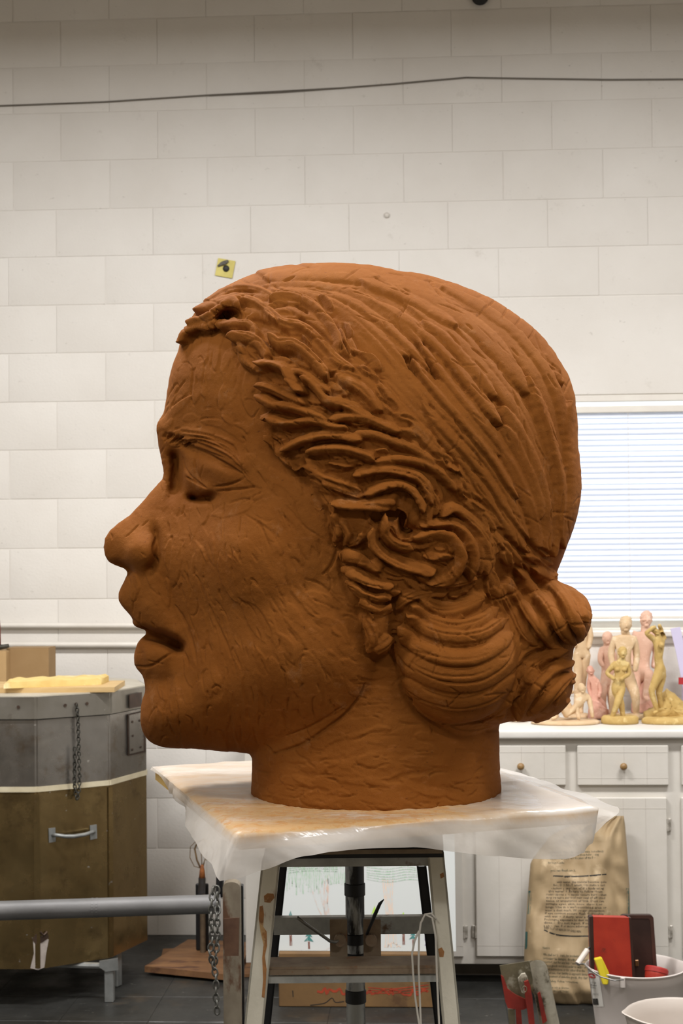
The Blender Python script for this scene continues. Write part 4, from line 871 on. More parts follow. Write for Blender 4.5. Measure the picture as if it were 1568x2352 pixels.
for i in range(len(low)): j = (i + 1) % len(low); bm_.faces.new((low[i], low[j], top[j], top[i]))
bm_.faces.new(low[::-1]); s = b.build('clay_slab', YC, None, auto=.9); tag(s, 'wavy yellow slab of clay lying on the plywood board', 'clay slab')
CARD = mottled('brown_cardboard', srgb(150, 122, 84), srgb(140, 112, 74), 5, .8); CARD2 = mottled('light_cardboard', srgb(176, 146, 102), srgb(164, 134, 92), 5, .8)
def flatbox(px0, px1, py0, y, depth, m, name, lab, cat='box'):
    a = onY(px0, 1560, y); b = onY(px1, 1560, y); z1 = onY((px0 + px1) / 2, py0, y).z; e = empty(name, ((a.x + b.x) / 2, y + depth / 2, ZT))
    MB().box(((a.x + b.x) / 2, y + depth / 2, (ZT + z1) / 2), (b.x - a.x, depth, z1 - ZT), bevel=.002).build('carton', m, e)
    for s in (0, 1): MB().box(((a.x + b.x) / 2, y + depth * (.25 + .5 * s), z1 + .0015), ((b.x - a.x) * .99, depth * .48, .003)).build('flap', m, e)
    tag(e, lab, cat); return e
flatbox(15, 112, 1490, 6.28, .12, CARD, 'cardboard_box', 'brown cardboard box at the back of the kiln lid'); flatbox(-120, 14, 1497, 6.22, .10, CARD2, 'cardboard_box', 'paler cardboard box cut by the left edge of the picture')
e = empty('hand_tool', onY(0, 1485, 6.25)); zt3 = onY(8, 1493, 6.25).z
MB().tube([onY(x, y, 6.26) for x, y in [(-60, 1488), (-10, 1487), (6, 1486), (20, 1483)]], [.012, .012, .010, .008], 10).build('tool_head', CHD, e, smooth=True)
MB().tube([onY(x, y, 6.26) for x, y in [(-3, 1488), (-4, 1440), (-8, 1400)]], [.009, .009, .008], 10).build('tool_handle', NT('dark_red_wood').set(srgb(110, 44, 34), .5), e, smooth=True)
tag(e, 'tool with a dark head and red handle lying on the paler box', 'tool')
# ------------------------------------------------------------------ pipe rack in front of the kiln
PG = mottled('dull_grey_pipe', srgb(118, 117, 116), srgb(98, 97, 96), 9, .55, .25, c3=srgb(112, 80, 60), s3=7, t3=.66, stretch=(.4, 1, 1))
RW = mottled('rusty_worn_post', srgb(134, 124, 106), srgb(108, 96, 80), 14, .65, .2, c3=srgb(92, 64, 44), s3=9, t3=.55, stretch=(1, 1, .4))
rk = empty('pipe_rack', (P(500, 2100, 4.85).x, P(500, 2100, 4.85).y, 0)); tag(rk, 'low rack with a thick grey pipe and a rusty post, in front of the kiln', 'rack')
pa, pb_, = P(-420, 2105, 4.74), P(506, 2076, 4.86); MB().tube([pa, pb_], .0285, 20).build('pipe', PG, rk, auto=.6)
for px in (205, 215): a = P(px, 2086, 4.79); d = (pb_ - pa).normalized(); MB().tube([pa.lerp(pb_, (px + 420) / 926), pa.lerp(pb_, (px + 424) / 926)], .0293, 20).build('pipe_ring', PG, rk)
def post(px0, px1, py0, d, m, nm='post', th=.05):
    a, b = P(px0, py0, d), P(px1, py0, d); w = b - a; n_ = 8; pts = [Vector((a.x, a.y, .001)), Vector((b.x, b.y, .001))]
    c = (a + b) / 2; r = (b - a).length / 2; rd = (b - a).normalized()
    for k in range(n_ + 1): u = math.pi * k / n_; pts.append(c + rd * r * math.cos(u) + Vector((0, 0, r * .6 * math.sin(u) - r * .6)))
    return MB().prism(pts, _f0 * th).build(nm, m, rk)
post(511, 551, 2026, 4.83, RW); post(548, 558, 2034, 4.88, BLK, 'post_backing', .03)
post(-460, -420, 2040, 4.72, RW)
MB().tube([P(x, y, 4.9) for x, y in [(515, 1930), (512, 1975), (505, 2015), (504, 2060)]], [.008, .010, .012, .012], 8).build('black_arm', BLK, rk)
MB().prism([P(513, 2110, 4.825), P(549, 2108, 4.825), P(548, 2214, 4.825), P(516, 2214, 4.825)], _f0 * .006).build('rust_patch_plate', mottled('deep_rust', srgb(96, 68, 48), srgb(76, 50, 34), 16, .8), rk)
hc = empty('hanging_chain', P(488, 2045, 4.79)); tag(hc, 'long steel chain looped over the end of the grey pipe', 'chain')
chain('link', [P(x, y, d) for x, y, d in [(500, 2066, 4.80), (498, 2044, 4.80), (490, 2042, 4.79), (486, 2070, 4.775), (485, 2110, 4.775), (488, 2150, 4.78), (482, 2190, 4.78), (490, 2215, 4.78), (496, 2245, 4.78), (496, 2290, 4.78), (499, 2328, 4.78)]], .026, .0031, CHN, hc)
chain('link', [P(x, y, d) for x, y, d in [(500, 2070, 4.83), (499, 2110, 4.80), (500, 2150, 4.80), (496, 2190, 4.79), (492, 2214, 4.79)]], .026, .0031, CHN, hc)
# armature stand on the floor behind
WB = mottled('stained_wood_base', srgb(134, 96, 60), srgb(108, 74, 46), 8, .7, c3=srgb(84, 54, 36), s3=6, t3=.55, stretch=(1, 3, 1))
f1, f2, b1, b2 = onZ(332, 2240, 0), onZ(548, 2262, 0), onZ(432, 2160, .03), onZ(575, 2166, .03)
ar = empty('armature_stand', (onZ(465, 2190, 0).x, onZ(465, 2190, 0).y, 0)); tag(ar, 'wooden armature stand with wire loops on top, between kiln and cabinet', 'armature stand')
for v in (f1, f2, b1, b2): v.z = .012
MB().prism([f1, f2, b2, b1], (0, 0, .022)).build('base_board', WB, ar)
for a, b in ((f1, b1), (f2, b2)): q = a.lerp(b, .5); MB().box((q.x, q.y, .0065), (.05, .3, .011), rot=(0, 0, .1)).build('batten', WB, ar)
pq = onZ(466, 2187, .034); pd = (pq - EYE).dot(FWD)
MB().tube([(pq.x, pq.y, .034), (pq.x, pq.y, P(466, 2045, pd).z)], .011, 14).build('post', mottled('armature_pole', srgb(120, 104, 84), srgb(92, 80, 66), 30, .5, .4), ar, auto=.6)
MB().box((pq.x - .006, pq.y + .03, .034 + .13), (.05, .016, .26), bevel=.004).build('back_plate', BLK, ar)
MB().tube([P(463, 2052, pd), P(464, 2016, pd)], .0145, 12).build('ferrule', mottled('ferrule_metal', srgb(96, 98, 104), srgb(84, 78, 72), 30, .4, .6), ar, auto=.5); MB().tube([P(464, 2017, pd), P(464, 2000, pd), P(464, 1986, pd)], [.013, .010, .005], 10).build('rusty_neck', mottled('orange_rust', srgb(176, 108, 52), srgb(120, 70, 40), 40, .8), ar, smooth=True)
WIRE = mottled('tan_wire', srgb(166, 138, 98), srgb(122, 98, 70), 40, .5, .3)
for pts, r in [([(462, 1998), (452, 1975), (447, 1950), (453, 1935), (466, 1928), (470, 1926)], .0035), ([(462, 1994), (446, 1990), (436, 1970), (437, 1945), (450, 1932), (466, 1928)], .0016), ([(466, 1996), (470, 1975), (486, 1975), (491, 1955), (484, 1938), (466, 1928)], .0018), ([(465, 1990), (474, 1965), (476, 1945), (468, 1930)], .0018), ([(464, 1992), (462, 1960), (465, 1928)], .0018)]:
    MB().tube([P(x, y, pd + .01 * math.sin(i)) for i, (x, y) in enumerate(pts)], r, 6).build('wire_loop', WIRE, ar, smooth=True)
# ------------------------------------------------------------------ white base cabinet with counter
YF = 5.96
WP = mottled('white_cabinet_paint', srgb(214, 209, 200), srgb(206, 201, 191), 5, .45, bump=.12, bscale=50)
CT = mottled('white_counter_laminate', srgb(226, 223, 216), srgb(218, 214, 207), 5, .35)
ZC = onY(1400, 1677, 5.925).z; X0 = onY(563, 2000, YF).x; X1 = 2.6
ctr = MB().box(((X0 + X1) / 2, (5.925 + 6.672) / 2, ZC - .016), (X1 - X0 + .02, 6.672 - 5.925, .032), bevel=.008, seg=3).build('countertop', CT, None, auto=.6); tag(ctr, 'long white countertop with rounded edge under the window', 'countertop')
cab = empty('base_cabinet', ((X0 + X1) / 2, YF + .3, 0)); tag(cab, 'white painted base cabinet with planked doors, drawers and small wooden knobs', 'cabinet')
zk = onY(1200, 2215, YF).z; zct = ZC - .033
MB().box(((X0 + X1) / 2, (YF + 6.66) / 2, (zk + zct) / 2), (X1 - X0, 6.66 - YF, zct - zk), bevel=.002).build('carcass', WP, cab)
MB().box(((X0 + X1) / 2, 6.36, zk / 2 - .0005), (X1 - X0 - .02, .56, zk - .003)).build('toe_kick', mottled('grey_toe_kick', srgb(120, 114, 104), srgb(96, 92, 84), 6, .7), cab)
KNOB = mottled('tan_wood_knob', srgb(156, 124, 78), srgb(138, 106, 64), 60, .4); HINGE = mottled('painted_hinge', srgb(206, 200, 190), srgb(150, 144, 132), 60, .4, .3)
GROOVE_SHADE = NT('groove_shadow').set(srgb(196, 190, 181), .8)
def front(px0, px1, py0, py1, name, knob=False, hinge=None):
    a = onY(px0, py0, YF - .018); b = onY(px1, py1, YF - .018); a.z = onY((px0 + px1) / 2, py0, YF - .018).z; b.z = onY((px0 + px1) / 2, py1, YF - .018).z
    w, h = b.x - a.x, a.z - b.z; m = MB(); cx, cz = (a.x + b.x) / 2, (a.z + b.z) / 2
    m.box((cx, YF - .009, cz), (w, .0175, h), bevel=.003)
    o = m.build(name, WP, cab)
    # rails and stiles marked off by thin strips, groove shade painted in their colour
    g = MB(); rail = .040 if name == 'door' else .026
    for z in (a.z - rail, b.z + rail): g.box((cx, YF - .0181, z), (w - .006, .0006, .0012))
    for k in (1, 2, 3):
        g.box((a.x + w * k / 4 + .004, YF - .0181, cz), (.0012, .0006, h - .006))
    g = g.build('groove', GROOVE_SHADE, None); g.parent = o
    if knob:
        c = Vector((cx, YF - .018, cz - .002)); k_ = MB().lathe(c, [(.006, 0), (.005, .008), (.0125, .014), (.0135, .020), (.009, .027), (.002, .029)], 18, M=Euler((math.pi / 2, 0, 0)).to_matrix()).build('knob', KNOB, None, smooth=True); k_.parent = o
    if hinge:
        x = (b.x + .010) if hinge > 0 else (a.x - .010)
        for z in (a.z - .10, b.z + .09):
            hh = MB().box((x, YF - .006, z), (.012, .010, .045), bevel=.002).tube([(x - hinge * .008, YF - .016, z - .022), (x - hinge * .008, YF - .016, z + .022)], .004, 8).build('hinge', HINGE, None); hh.parent = o
    return o
for i, (p0, p1) in enumerate([(622, 830), (855, 1065), (1090, 1300), (1325, 1536), (1564, 1775), (1800, 2010)]):
    front(p0, p1, 1712, 1804, 'drawer', knob=True); front(p0, p1, 1832, 2198, 'door', hinge=-1 if i in (0, 2) else 1)
# ------------------------------------------------------------------ clay figurines on the counter
def clay(name, c1, c2, c3): return mottled(name, c1, c2, 18, .75, bump=.4, bscale=120, c3=c3, s3=30, t3=.56)
CREAM = clay('cream_clay', srgb(216, 188, 150), srgb(202, 172, 134), srgb(224, 200, 168)); OCHRE = clay('ochre_clay', srgb(198, 168, 104), srgb(182, 150, 86), srgb(208, 182, 122))
PINK = clay('pink_clay', srgb(222, 182, 158), srgb(210, 166, 142), srgb(228, 194, 172)); ROSE = clay('rose_clay', srgb(212, 162, 142), srgb(198, 146, 126), srgb(222, 178, 158))
DEP = None
def skin_body(pts, edges, rad, root, sub=2):
    me = bpy.data.meshes.new('sk'); me.from_pydata(pts, edges, []); o = bpy.data.objects.new('sk', me); COL.objects.link(o)
    m = o.modifiers.new('s', 'SKIN'); m.use_smooth_shade = True
    for i, v in enumerate(me.skin_vertices[0].data if me.skin_vertices else []): pass
    if not me.skin_vertices:
        bpy.context.view_layer.objects.active = o
        bm = bmesh.new(); bm.from_mesh(me); bm.verts.layers.skin.verify(); bm.to_mesh(me); bm.free()
    for i, v in enumerate(me.skin_vertices[0].data): r = rad[i]; v.radius = r if hasattr(r, '__len__') else (r, r); v.use_root = (i == root)
    s = o.modifiers.new('u', 'SUBSURF'); s.levels = s.render_levels = sub
    dg = bpy.context.evaluated_depsgraph_get(); dg.update(); ev = bpy.data.meshes.new_from_object(o.evaluated_get(dg)); bpy.data.objects.remove(o); return ev
def figurine(name, mat, d, J, u, lab, base=None, basemat=None, breasts=False, hair=True, extra=()):
    """J: joint -> (px, py, metres towards the viewer); u = head height in metres"""
    u = u * 1.16; W = {k: P(v[0], v[1], d - (v[2] if len(v) > 2 else 0)) for k, v in J.items()}
    R = dict(pelvis=(.62, .5), waist=(.48, .38), chest=(.66, .46), neck=.25, head=.36, shl=.31, shr=.31, ell=.23, elr=.23, hal=.18, har=.18, hipl=.46, hipr=.46, knl=.32, knr=.32, ftl=.20, ftr=.20, tol=.15, tor=.15)
    E = [('pelvis', 'waist'), ('waist', 'chest'), ('chest', 'neck'), ('neck', 'head'), ('chest', 'shl'), ('chest', 'shr'), ('shl', 'ell'), ('ell', 'hal'), ('shr', 'elr'), ('elr', 'har'), ('pelvis', 'hipl'), ('pelvis', 'hipr'), ('hipl', 'knl'), ('knl', 'ftl'), ('hipr', 'knr'), ('knr', 'ftr'), ('ftl', 'tol'), ('ftr', 'tor')]
    ks = [k for k in R if k in W]; ix = {k: i for i, k in enumerate(ks)}
    ed = [(ix[a], ix[b]) for a, b in E if a in ix and b in ix]
    rad = [(R[k] if not hasattr(R[k], '__len__') else R[k]) for k in ks]; rad = [(r * u if not hasattr(r, '__len__') else (r[0] * u, r[1] * u)) for r in rad]
    ev = skin_body([tuple(W[k]) for k in ks], ed, rad, ix['pelvis']); b = MB(); b.bm.from_mesh(ev); bpy.data.meshes.remove(ev)
    h = W['head']; up = (W['head'] - W['neck']).normalized(); rt = _r0; fw = up.cross(rt); Mh = Matrix((rt, fw, up)).transposed()
    def ball(c, rx, ry, rz, M=None, sub=3):
        t = bmesh.new(); bmesh.ops.create_icosphere(t, subdivisions=sub, radius=1); M3 = M or Matrix.Identity(3)
        for v in t.verts: v.co = c + M3 @ Vector((v.co.x * rx, v.co.y * ry, v.co.z * rz))
        b.add(t)
    hc_ = h + up * .12 * u; ball(hc_, .36 * u, .42 * u, .50 * u, Mh); ball(hc_ - _f0 * .40 * u - up * .04 * u, .07 * u, .10 * u, .13 * u, Mh, 2)
    ball(hc_ - _f0 * .30 * u - up * .30 * u, .16 * u, .14 * u, .12 * u, Mh, 2)
    for s in (-1, 1): ball(hc_ + rt * s * .36 * u, .05 * u, .08 * u, .12 * u, Mh, 2)
    if breasts:
        c = W['chest']
        for s in (-1, 1): ball(c + rt * s * .30 * u - _f0 * .34 * u - up * .12 * u, .24 * u, .2 * u, .22 * u, None, 2)
    for s in extra: ball(P(s[0], s[1], d - s[2]), s[3], s[4], s[5])
    for v in b.bm.verts: v.co += Vector((mn.noise(v.co * 90), mn.noise(v.co * 90 + Vector((9, 0, 0))), mn.noise(v.co * 90 + Vector((0, 9, 0))))) * .0012
    root = empty(name, (W['pelvis'].x, W['pelvis'].y, ZC)); b.build('body', mat, root, smooth=True)
    if hair:
        hb_ = MB(); t = bmesh.new(); bmesh.ops.create_icosphere(t, subdivisions=4, radius=1)
        for v in t.verts:
            q = v.co.copy(); k = 1 + .10 * mn.noise(q * 5); v.co = hc_ + Mh @ Vector((q.x * .40 * u * k, (q.y * .42 + .10) * u * k, (q.z * .44 + .18) * u * k))
        hb_.add(t); hb_.build('hair', mat, root, smooth=True)
    if base:
        px, py, rx, ry, hh = base; c = onZ(px, py, ZC); s = (c - EYE).dot(FWD) / F; rr = random.Random(len(lab)); t = MB(); n = 40; rings = []
        for k, (f, z) in enumerate([(.96, .0006), (1.0, hh * .3), (.97, hh * .8), (.88, hh), (.4, hh * 1.02)]):
            rings.append([t.bm.verts.new((c.x + math.cos(6.2832 * i / n) * rx * s * f * (1 + .05 * mn.noise(Vector((math.cos(6.28 * i / n) * 3, math.sin(6.28 * i / n) * 3, k + len(lab))))), c.y + math.sin(6.2832 * i / n) * ry * s * f, ZC + z + (.004 * mn.noise(Vector((i * .5, k, 1))) if k > 2 else 0))) for i in range(n)])
        for A, B in zip(rings, rings[1:]):
            for i in range(n): t.bm.faces.new((A[i], A[(i + 1) % n], B[(i + 1) % n], B[i]))
        t.bm.faces.new(rings[-1]); t.bm.faces.new(rings[0][::-1]); t.build('base', basemat or mat, root, smooth=True)
    tag(root, lab, 'figurine', 'clay figurines on the counter'); return root
def dz(py): return (onZ(1400, py, ZC) - EYE).dot(FWD)
def mound(name, pts, d, thick, mat, root, seed=1, rough=.006):
    """lumpy clay mass under an outline given in pixels at distance d"""
    b = MB(); c = sum((P(x, y, d) for x, y in pts), Vector()) / len(pts); n = len(pts); rings = []
    for j in range(7):
        a = math.pi * j / 6; f = max(.03, math.sin(a)) ** .55; o = -math.cos(a) * thick / 2; ring_ = []
        for i, (x, y) in enumerate(pts):
            p = P(x, y, d); q = c.lerp(p, f) + _f0 * o; q.z = max(q.z, ZC + .001); q += Vector((mn.noise(q * 40), 0, mn.noise(q * 40 + Vector((5, 5, 5))))) * rough; q.z = max(q.z, ZC + .001); ring_.append(b.bm.verts.new(q))
        rings.append(ring_)
    for A, B in zip(rings, rings[1:]):
        for i in range(n): b.bm.faces.new((A[i], A[(i + 1) % n], B[(i + 1) % n], B[i]))
    b.bm.faces.new(rings[0]); b.bm.faces.new(rings[-1]); bmesh.ops.subdivide_edges(b.bm, edges=b.bm.edges[:], cuts=2, use_grid_fill=True, smooth=.3)
    for v in b.bm.verts: v.co += Vector((mn.noise(v.co * 110), mn.noise(v.co * 110 + Vector((3, 0, 0))), mn.noise(v.co * 110 + Vector((0, 3, 0))))) * rough * .8; v.co.z = max(v.co.z, ZC + .001)
    return b.build(name, mat, root, smooth=True)
U = .046
figurine('figurine', OCHRE, dz(1663), dict(pelvis=(1418, 1577), waist=(1422, 1556), chest=(1424, 1534), neck=(1428, 1517), head=(1429, 1504), shl=(1409, 1527), shr=(1441, 1527), ell=(1392, 1547), elr=(1444, 1548), hal=(1412, 1561, .03), har=(1424, 1561, .035), hipl=(1410, 1583), hipr=(1428, 1584), knl=(1426, 1614, .0), ftl=(1431, 1650), knr=(1418, 1612, .03), ftr=(1405, 1648, .01), tol=(1436, 1655, .02), tor=(1399, 1653, .02)), .037,
         'small ochre clay woman with folded arms and crossed legs on a round base', base=(1423, 1662, 43, 32, .030), breasts=True)
r = figurine('figurine', OCHRE, dz(1662), dict(pelvis=(1518, 1546), waist=(1511, 1514), chest=(1515, 1478), neck=(1511, 1461), head=(1505, 1451), shl=(1504, 1470), shr=(1520, 1466, -.01), ell=(1482, 1454, .02), elr=(1518, 1447, -.03), hal=(1506, 1438, .01), har=(1513, 1434, -.01), hipl=(1511, 1550, .015), hipr=(1521, 1550, -.015), knl=(1495, 1588, .02), ftl=(1509, 1634, .01), knr=(1512, 1590, -.01), ftr=(1519, 1634, -.02), tol=(1500, 1638, .02)), .036,
         'tall ochre clay woman with arms raised over her head on a rocky mound', base=(1537, 1662, 64, 32, .024), extra=[(1518, 1482, .028, .011, .011, .012)], hair=False)
mound('rocky_mound', [(1478, 1655), (1476, 1636), (1492, 1628), (1512, 1622), (1520, 1598), (1528, 1582), (1545, 1592), (1560, 1606), (1575, 1620), (1590, 1640), (1596, 1657), (1540, 1660)], dz(1659), .09, OCHRE, r, rough=.009)
figurine('figurine', CREAM, dz(1652), dict(pelvis=(1430, 1548), waist=(1432, 1515), chest=(1433, 1484), neck=(1434, 1458), head=(1436, 1440), shl=(1410, 1470), shr=(1457, 1470), ell=(1402, 1503), elr=(1462, 1506), hal=(1409, 1540, .02), har=(1458, 1544, .02), hipl=(1418, 1560), hipr=(1445, 1560), knl=(1408, 1596, .04), ftl=(1407, 1645, .02), knr=(1459, 1596, .04), ftr=(1461, 1643, .02), tol=(1403, 1652, .05), tor=(1466, 1650, .05)), .052,
         'large cream clay man with short hair seated behind the small ochre woman', base=(1434, 1652, 50, 26, .02))
r = figurine('figurine', PINK, dz(1637), dict(pelvis=(1474, 1545), waist=(1478, 1508), chest=(1481, 1475), neck=(1481, 1446), head=(1483, 1429), shl=(1458, 1456), shr=(1503, 1458), ell=(1452, 1496), elr=(1506, 1500, -.03), hal=(1452, 1530, .02), har=(1500, 1536), hipl=(1462, 1556), hipr=(1484, 1552, .03), knl=(1458, 1590, .04), ftl=(1462, 1640, .03), knr=(1491, 1545, .09), ftr=(1481, 1602, .08), tor=(1489, 1608, .10)), .054,
         'tallest pink clay man with one knee raised behind the tall ochre woman', extra=[(1483, 1424, .023, .02, .004, .005)])
mound('rock_seat', [(1450, 1655), (1452, 1610), (1462, 1575), (1480, 1560), (1496, 1575), (1502, 1620), (1506, 1640)], dz(1638), .08, ROSE, r, rough=.008)
r = figurine('figurine', PINK, dz(1636), dict(pelvis=(1396, 1560), waist=(1396, 1532), chest=(1394, 1505), neck=(1393, 1484), head=(1394, 1471), shl=(1380, 1494), shr=(1406, 1490), ell=(1377, 1517, .02), hal=(1385, 1532, .04), elr=(1412, 1515), har=(1410, 1540), hipl=(1388, 1568), hipr=(1404, 1568), knl=(1384, 1596, .03), ftl=(1386, 1634), knr=(1402, 1596, .03), ftr=(1404, 1634)), .043,
         'pink clay figure with bent arm standing behind the cream man, at his side', base=(1394, 1639, 26, 20, .014))
r = figurine('figurine', ROSE, dz(1648), dict(pelvis=(1368, 1606), waist=(1365, 1584), chest=(1361, 1566), neck=(1357, 1552), head=(1356, 1543), shl=(1352, 1561), shr=(1372, 1566), ell=(1352, 1582), elr=(1379, 1584, .01), hal=(1358, 1604, .02), har=(1374, 1604, .02), hipl=(1362, 1612, .02), hipr=(1374, 1612), knl=(1378, 1622, .05), ftl=(1384, 1646, .04), knr=(1386, 1616), ftr=(1392, 1645)), .034,
         'small rose-red clay figure seated with head bowed behind the reclining one', hair=False)
mound('rock_seat', [(1350, 1655), (1352, 1625), (1366, 1612), (1380, 1618), (1394, 1630), (1396, 1655)], dz(1652), .07, ROSE, r)
figurine('figurine', CREAM, dz(1645), dict(pelvis=(1336, 1498), waist=(1338, 1472), chest=(1338, 1446), neck=(1336, 1424), head=(1333, 1410), shl=(1322, 1436), shr=(1352, 1438), ell=(1316, 1462), elr=(1356, 1464, .01), hal=(1322, 1488, .02), har=(1350, 1492, .02), hipl=(1328, 1508), hipr=(1343, 1508), knl=(1327, 1562, .01), ftl=(1323, 1632), knr=(1337, 1562, -.01), ftr=(1333, 1632), tol=(1320, 1638, .03), tor=(1335, 1638, .02)), .047,
         'tall slender cream clay woman standing half hidden behind the big head', base=(1328, 1648, 30, 34, .014))
r = figurine('figurine', CREAM, dz(1662), dict(pelvis=(1312, 1640), waist=(1325, 1624), chest=(1336, 1606), neck=(1337, 1592), head=(1336, 1584), shl=(1323, 1600), shr=(1351, 1600, -.01), ell=(1324, 1626, .01), elr=(1356, 1622), hal=(1330, 1654, .02), har=(1361, 1650), hipl=(1302, 1640, .01), hipr=(1308, 1636, -.03), knl=(1284, 1606, .02), ftl=(1276, 1648, .02), knr=(1288, 1588, -.03), ftr=(1318, 1590, -.05), tol=(1266, 1651, .03)), .036,
         'cream clay nude reclining on one arm on an oval plate, seen from the back', base=(1298, 1662, 79, 52, .015), hair=False)
r = empty('clay_study', onZ(1240, 1655, ZC)); mound('lump', [(1216, 1657), (1224, 1640), (1236, 1628), (1250, 1618), (1262, 1612), (1270, 1630), (1278, 1642), (1282, 1657)], dz(1648), .10, PINK, r, rough=.010)
MB().tube([P(x, y, dz(1642)) for x, y in [(1240, 1640), (1256, 1620), (1268, 1604), (1278, 1596)]], [.016, .018, .014, .010], 12).build('raised_limb', PINK, r, smooth=True)
tag(r, 'pink clay study of a lying body, left of the reclining nude', 'clay study')
c = onZ(1190, 1657, ZC); s = (c - EYE).dot(FWD) / F
d_ = MB().lathe((c.x, c.y, ZC), [(.020, .0006), (23 * s, .003), (24 * s, .009), (20 * s, .015), (.012, .019), (.002, .020)], 28).build('clay_disc', CREAM, None, smooth=True); tag(d_, 'small domed cream clay disc near the left end of the figures', 'clay disc')
LIL = NT('lilac_plastic').set(srgb(206, 200, 228), .4); RED = NT('red_plastic').set(srgb(176, 44, 50), .5)
e = empty('lilac_box', onZ(1580, 1650, ZC)); d = dz(1640)
MB().prism([P(1539, 1444, d), P(1562, 1440, d), P(1596, 1600, d), P(1572, 1600, d), P(1552, 1498, d)], _f0 * .004).build('flap', LIL, e); z1 = P(1580, 1500, d).z
MB().box((P(1600, 1600, d).x, P(1600, 1600, d).y + .03, (ZC + z1) / 2), (.105, .05, z1 - ZC - .002), bevel=.003).build('carton', LIL, e)
MB().prism([P(1558, 1556, d - .002), P(1600, 1556, d - .002), P(1600, 1572, d - .002), P(1558, 1572, d - .002)], _f0 * .004).build('red_band', RED, e); tag(e, 'lilac carton with a slanting flap and red band at the right edge', 'box')
# ------------------------------------------------------------------ decals: flat print cast onto a surface
from mathutils.bvhtree import BVHTree
def bvh_of(o):
    me = o.data; M = Matrix.Identity(4)
    return BVHTree.FromPolygons([M @ v.co for v in me.vertices], [tuple(p.vertices) for p in me.polygons])
def cast(bvh, px, py, off=.0006):
    r = ray(px, py).normalized(); h = bvh.ray_cast(EYE, r)
    if h[0] is None: return None
    n = h[1]; n = -n if n.dot(r) > 0 else n
    return h[0] + n * off
def quadstrip(b, bvh, pts, w, off=.0006, step=4):
    q = spline(pts, step); q = [Vector((x, y)) for x, y in q]; L = []
    for i, p in enumerate(q):
        t = (q[min(i + 1, len(q) - 1)] - q[max(i - 1, 0)]).normalized(); nn = Vector((-t.y, t.x)); ww = w if not callable(w) else w(i / (len(q) - 1))
        a, c = cast(bvh, *(p + nn * ww / 2), off), cast(bvh, *(p - nn * ww / 2), off); L.append((a, c))
    for (a, c), (a2, c2) in zip(L, L[1:]):
        if None in (a, c, a2, c2): continue
        b.bm.faces.new([b.bm.verts.new(v) for v in (a, c, c2, a2)])
def polyfill(b, bvh, pts, off=.0006):
    v = [cast(bvh, x, y, off) for x, y in pts]
    if None not in v: b.bm.faces.new([b.bm.verts.new(p) for p in v])
def text(bvh, s, px, py, hpx, m, name, parent, width=None, ang=0, off=.0006, shear=0, curve=None):
    """s is one line or a paragraph; px, py = left end of the first base line"""
    cu = bpy.data.curves.new('t', 'FONT'); cu.body = s; cu.size = 1; cu.resolution_u = 1; cu.space_line = .95
    o = bpy.data.objects.new('t', cu); COL.objects.link(o); dg = bpy.context.evaluated_depsgraph_get(); dg.update(); me = bpy.data.meshes.new_from_object(o.evaluated_get(dg)); bpy.data.objects.remove(o)
    xm = max(v.co.x for v in me.vertices); sx = (width / xm) if width else hpx; b = MB(); b.bm.from_mesh(me); bpy.data.meshes.remove(me); bad = []
    for v in b.bm.verts:
        x, y = v.co.x * sx, -v.co.y * hpx; cx = px + x * math.cos(ang) - y * math.sin(ang) + shear * y; cy = py + x * math.sin(ang) + y * math.cos(ang) + (curve(x / (width or 1)) if curve else 0)
        p = cast(bvh, cx, cy, off)
        if p is None: bad.append(v)
        else: v.co = p
    bmesh.ops.delete(b.bm, geom=bad, context='VERTS'); return b.build(name, m, parent)
# ------------------------------------------------------------------ drawing on a brown box, leaning on the cabinet
BRB = mottled('brown_painted_box', srgb(122, 92, 54), srgb(104, 78, 46), 6, .7, c3=srgb(88, 62, 36), s3=5, t3=.56)
bx0, bx1 = onZ(640, 2314, 0), onZ(1006, 2314, 0); yb = (bx0.y + bx1.y) / 2; zb = onY(820, 2190, yb).z
e = empty('brown_box', ((bx0.x + bx1.x) / 2, yb + .12, 0)); tag(e, 'low brown box with red scrawl on its front, under the drawing', 'box')
bxo = MB().box(((bx0.x + bx1.x) / 2, yb + .12, zb / 2 + .0005), (bx1.x - bx0.x, .24, zb), bevel=.003).build('carton', BRB, e)
bv = bvh_of(bxo); rr = random.Random(3); REDMK = mottled('red_marker', srgb(176, 66, 36), srgb(136, 54, 34), 40, .6)
for x0, x1 in ((728, 790), (838, 900), (900, 975)):
    pts = [(x0, 2277)]; 
    while pts[-1][0] < x1: pts.append((pts[-1][0] + rr.uniform(4, 9), 2277 + rr.uniform(-9, 9)))
    b = MB(); quadstrip(b, bv, pts, rr.uniform(4, 6)); b.build('red_scrawl', REDMK, e)
for k in range(3): b = MB(); quadstrip(b, bv, [(845, 2268 + 6 * k), (900, 2271 + 5 * k), (984, 2262 + 7 * k)], 2.2); b.build('red_scrawl', REDMK, e)
b = None
b = MB(); quadstrip(b, bv, [(712, 2309), (745, 2304), (762, 2292), (770, 2302), (790, 2300)], 2); quadstrip(b, bv, [(672, 2275), (673, 2290)], 2); b.build('dark_scrawl', DK, e)
POSTER = NT('white_poster_board').set(srgb(196, 200, 198), .6)
pA, pB = onY(637, 2187, yb + .03), onY(1047, 2185, yb + .03); pA.z = pB.z = zb + .0015
lean = Vector((0, .13, .56)); pn = Vector((0, 1, 0)) * .006
e = empty('drawing', (pA + pB) / 2); tag(e, 'child\'s crayon drawing of trees on white board, leaning behind the stand', 'drawing')
bo = MB().prism([pA, pB, pB + lean, pA + lean], pn).build('board', POSTER, e); bv = bvh_of(bo)
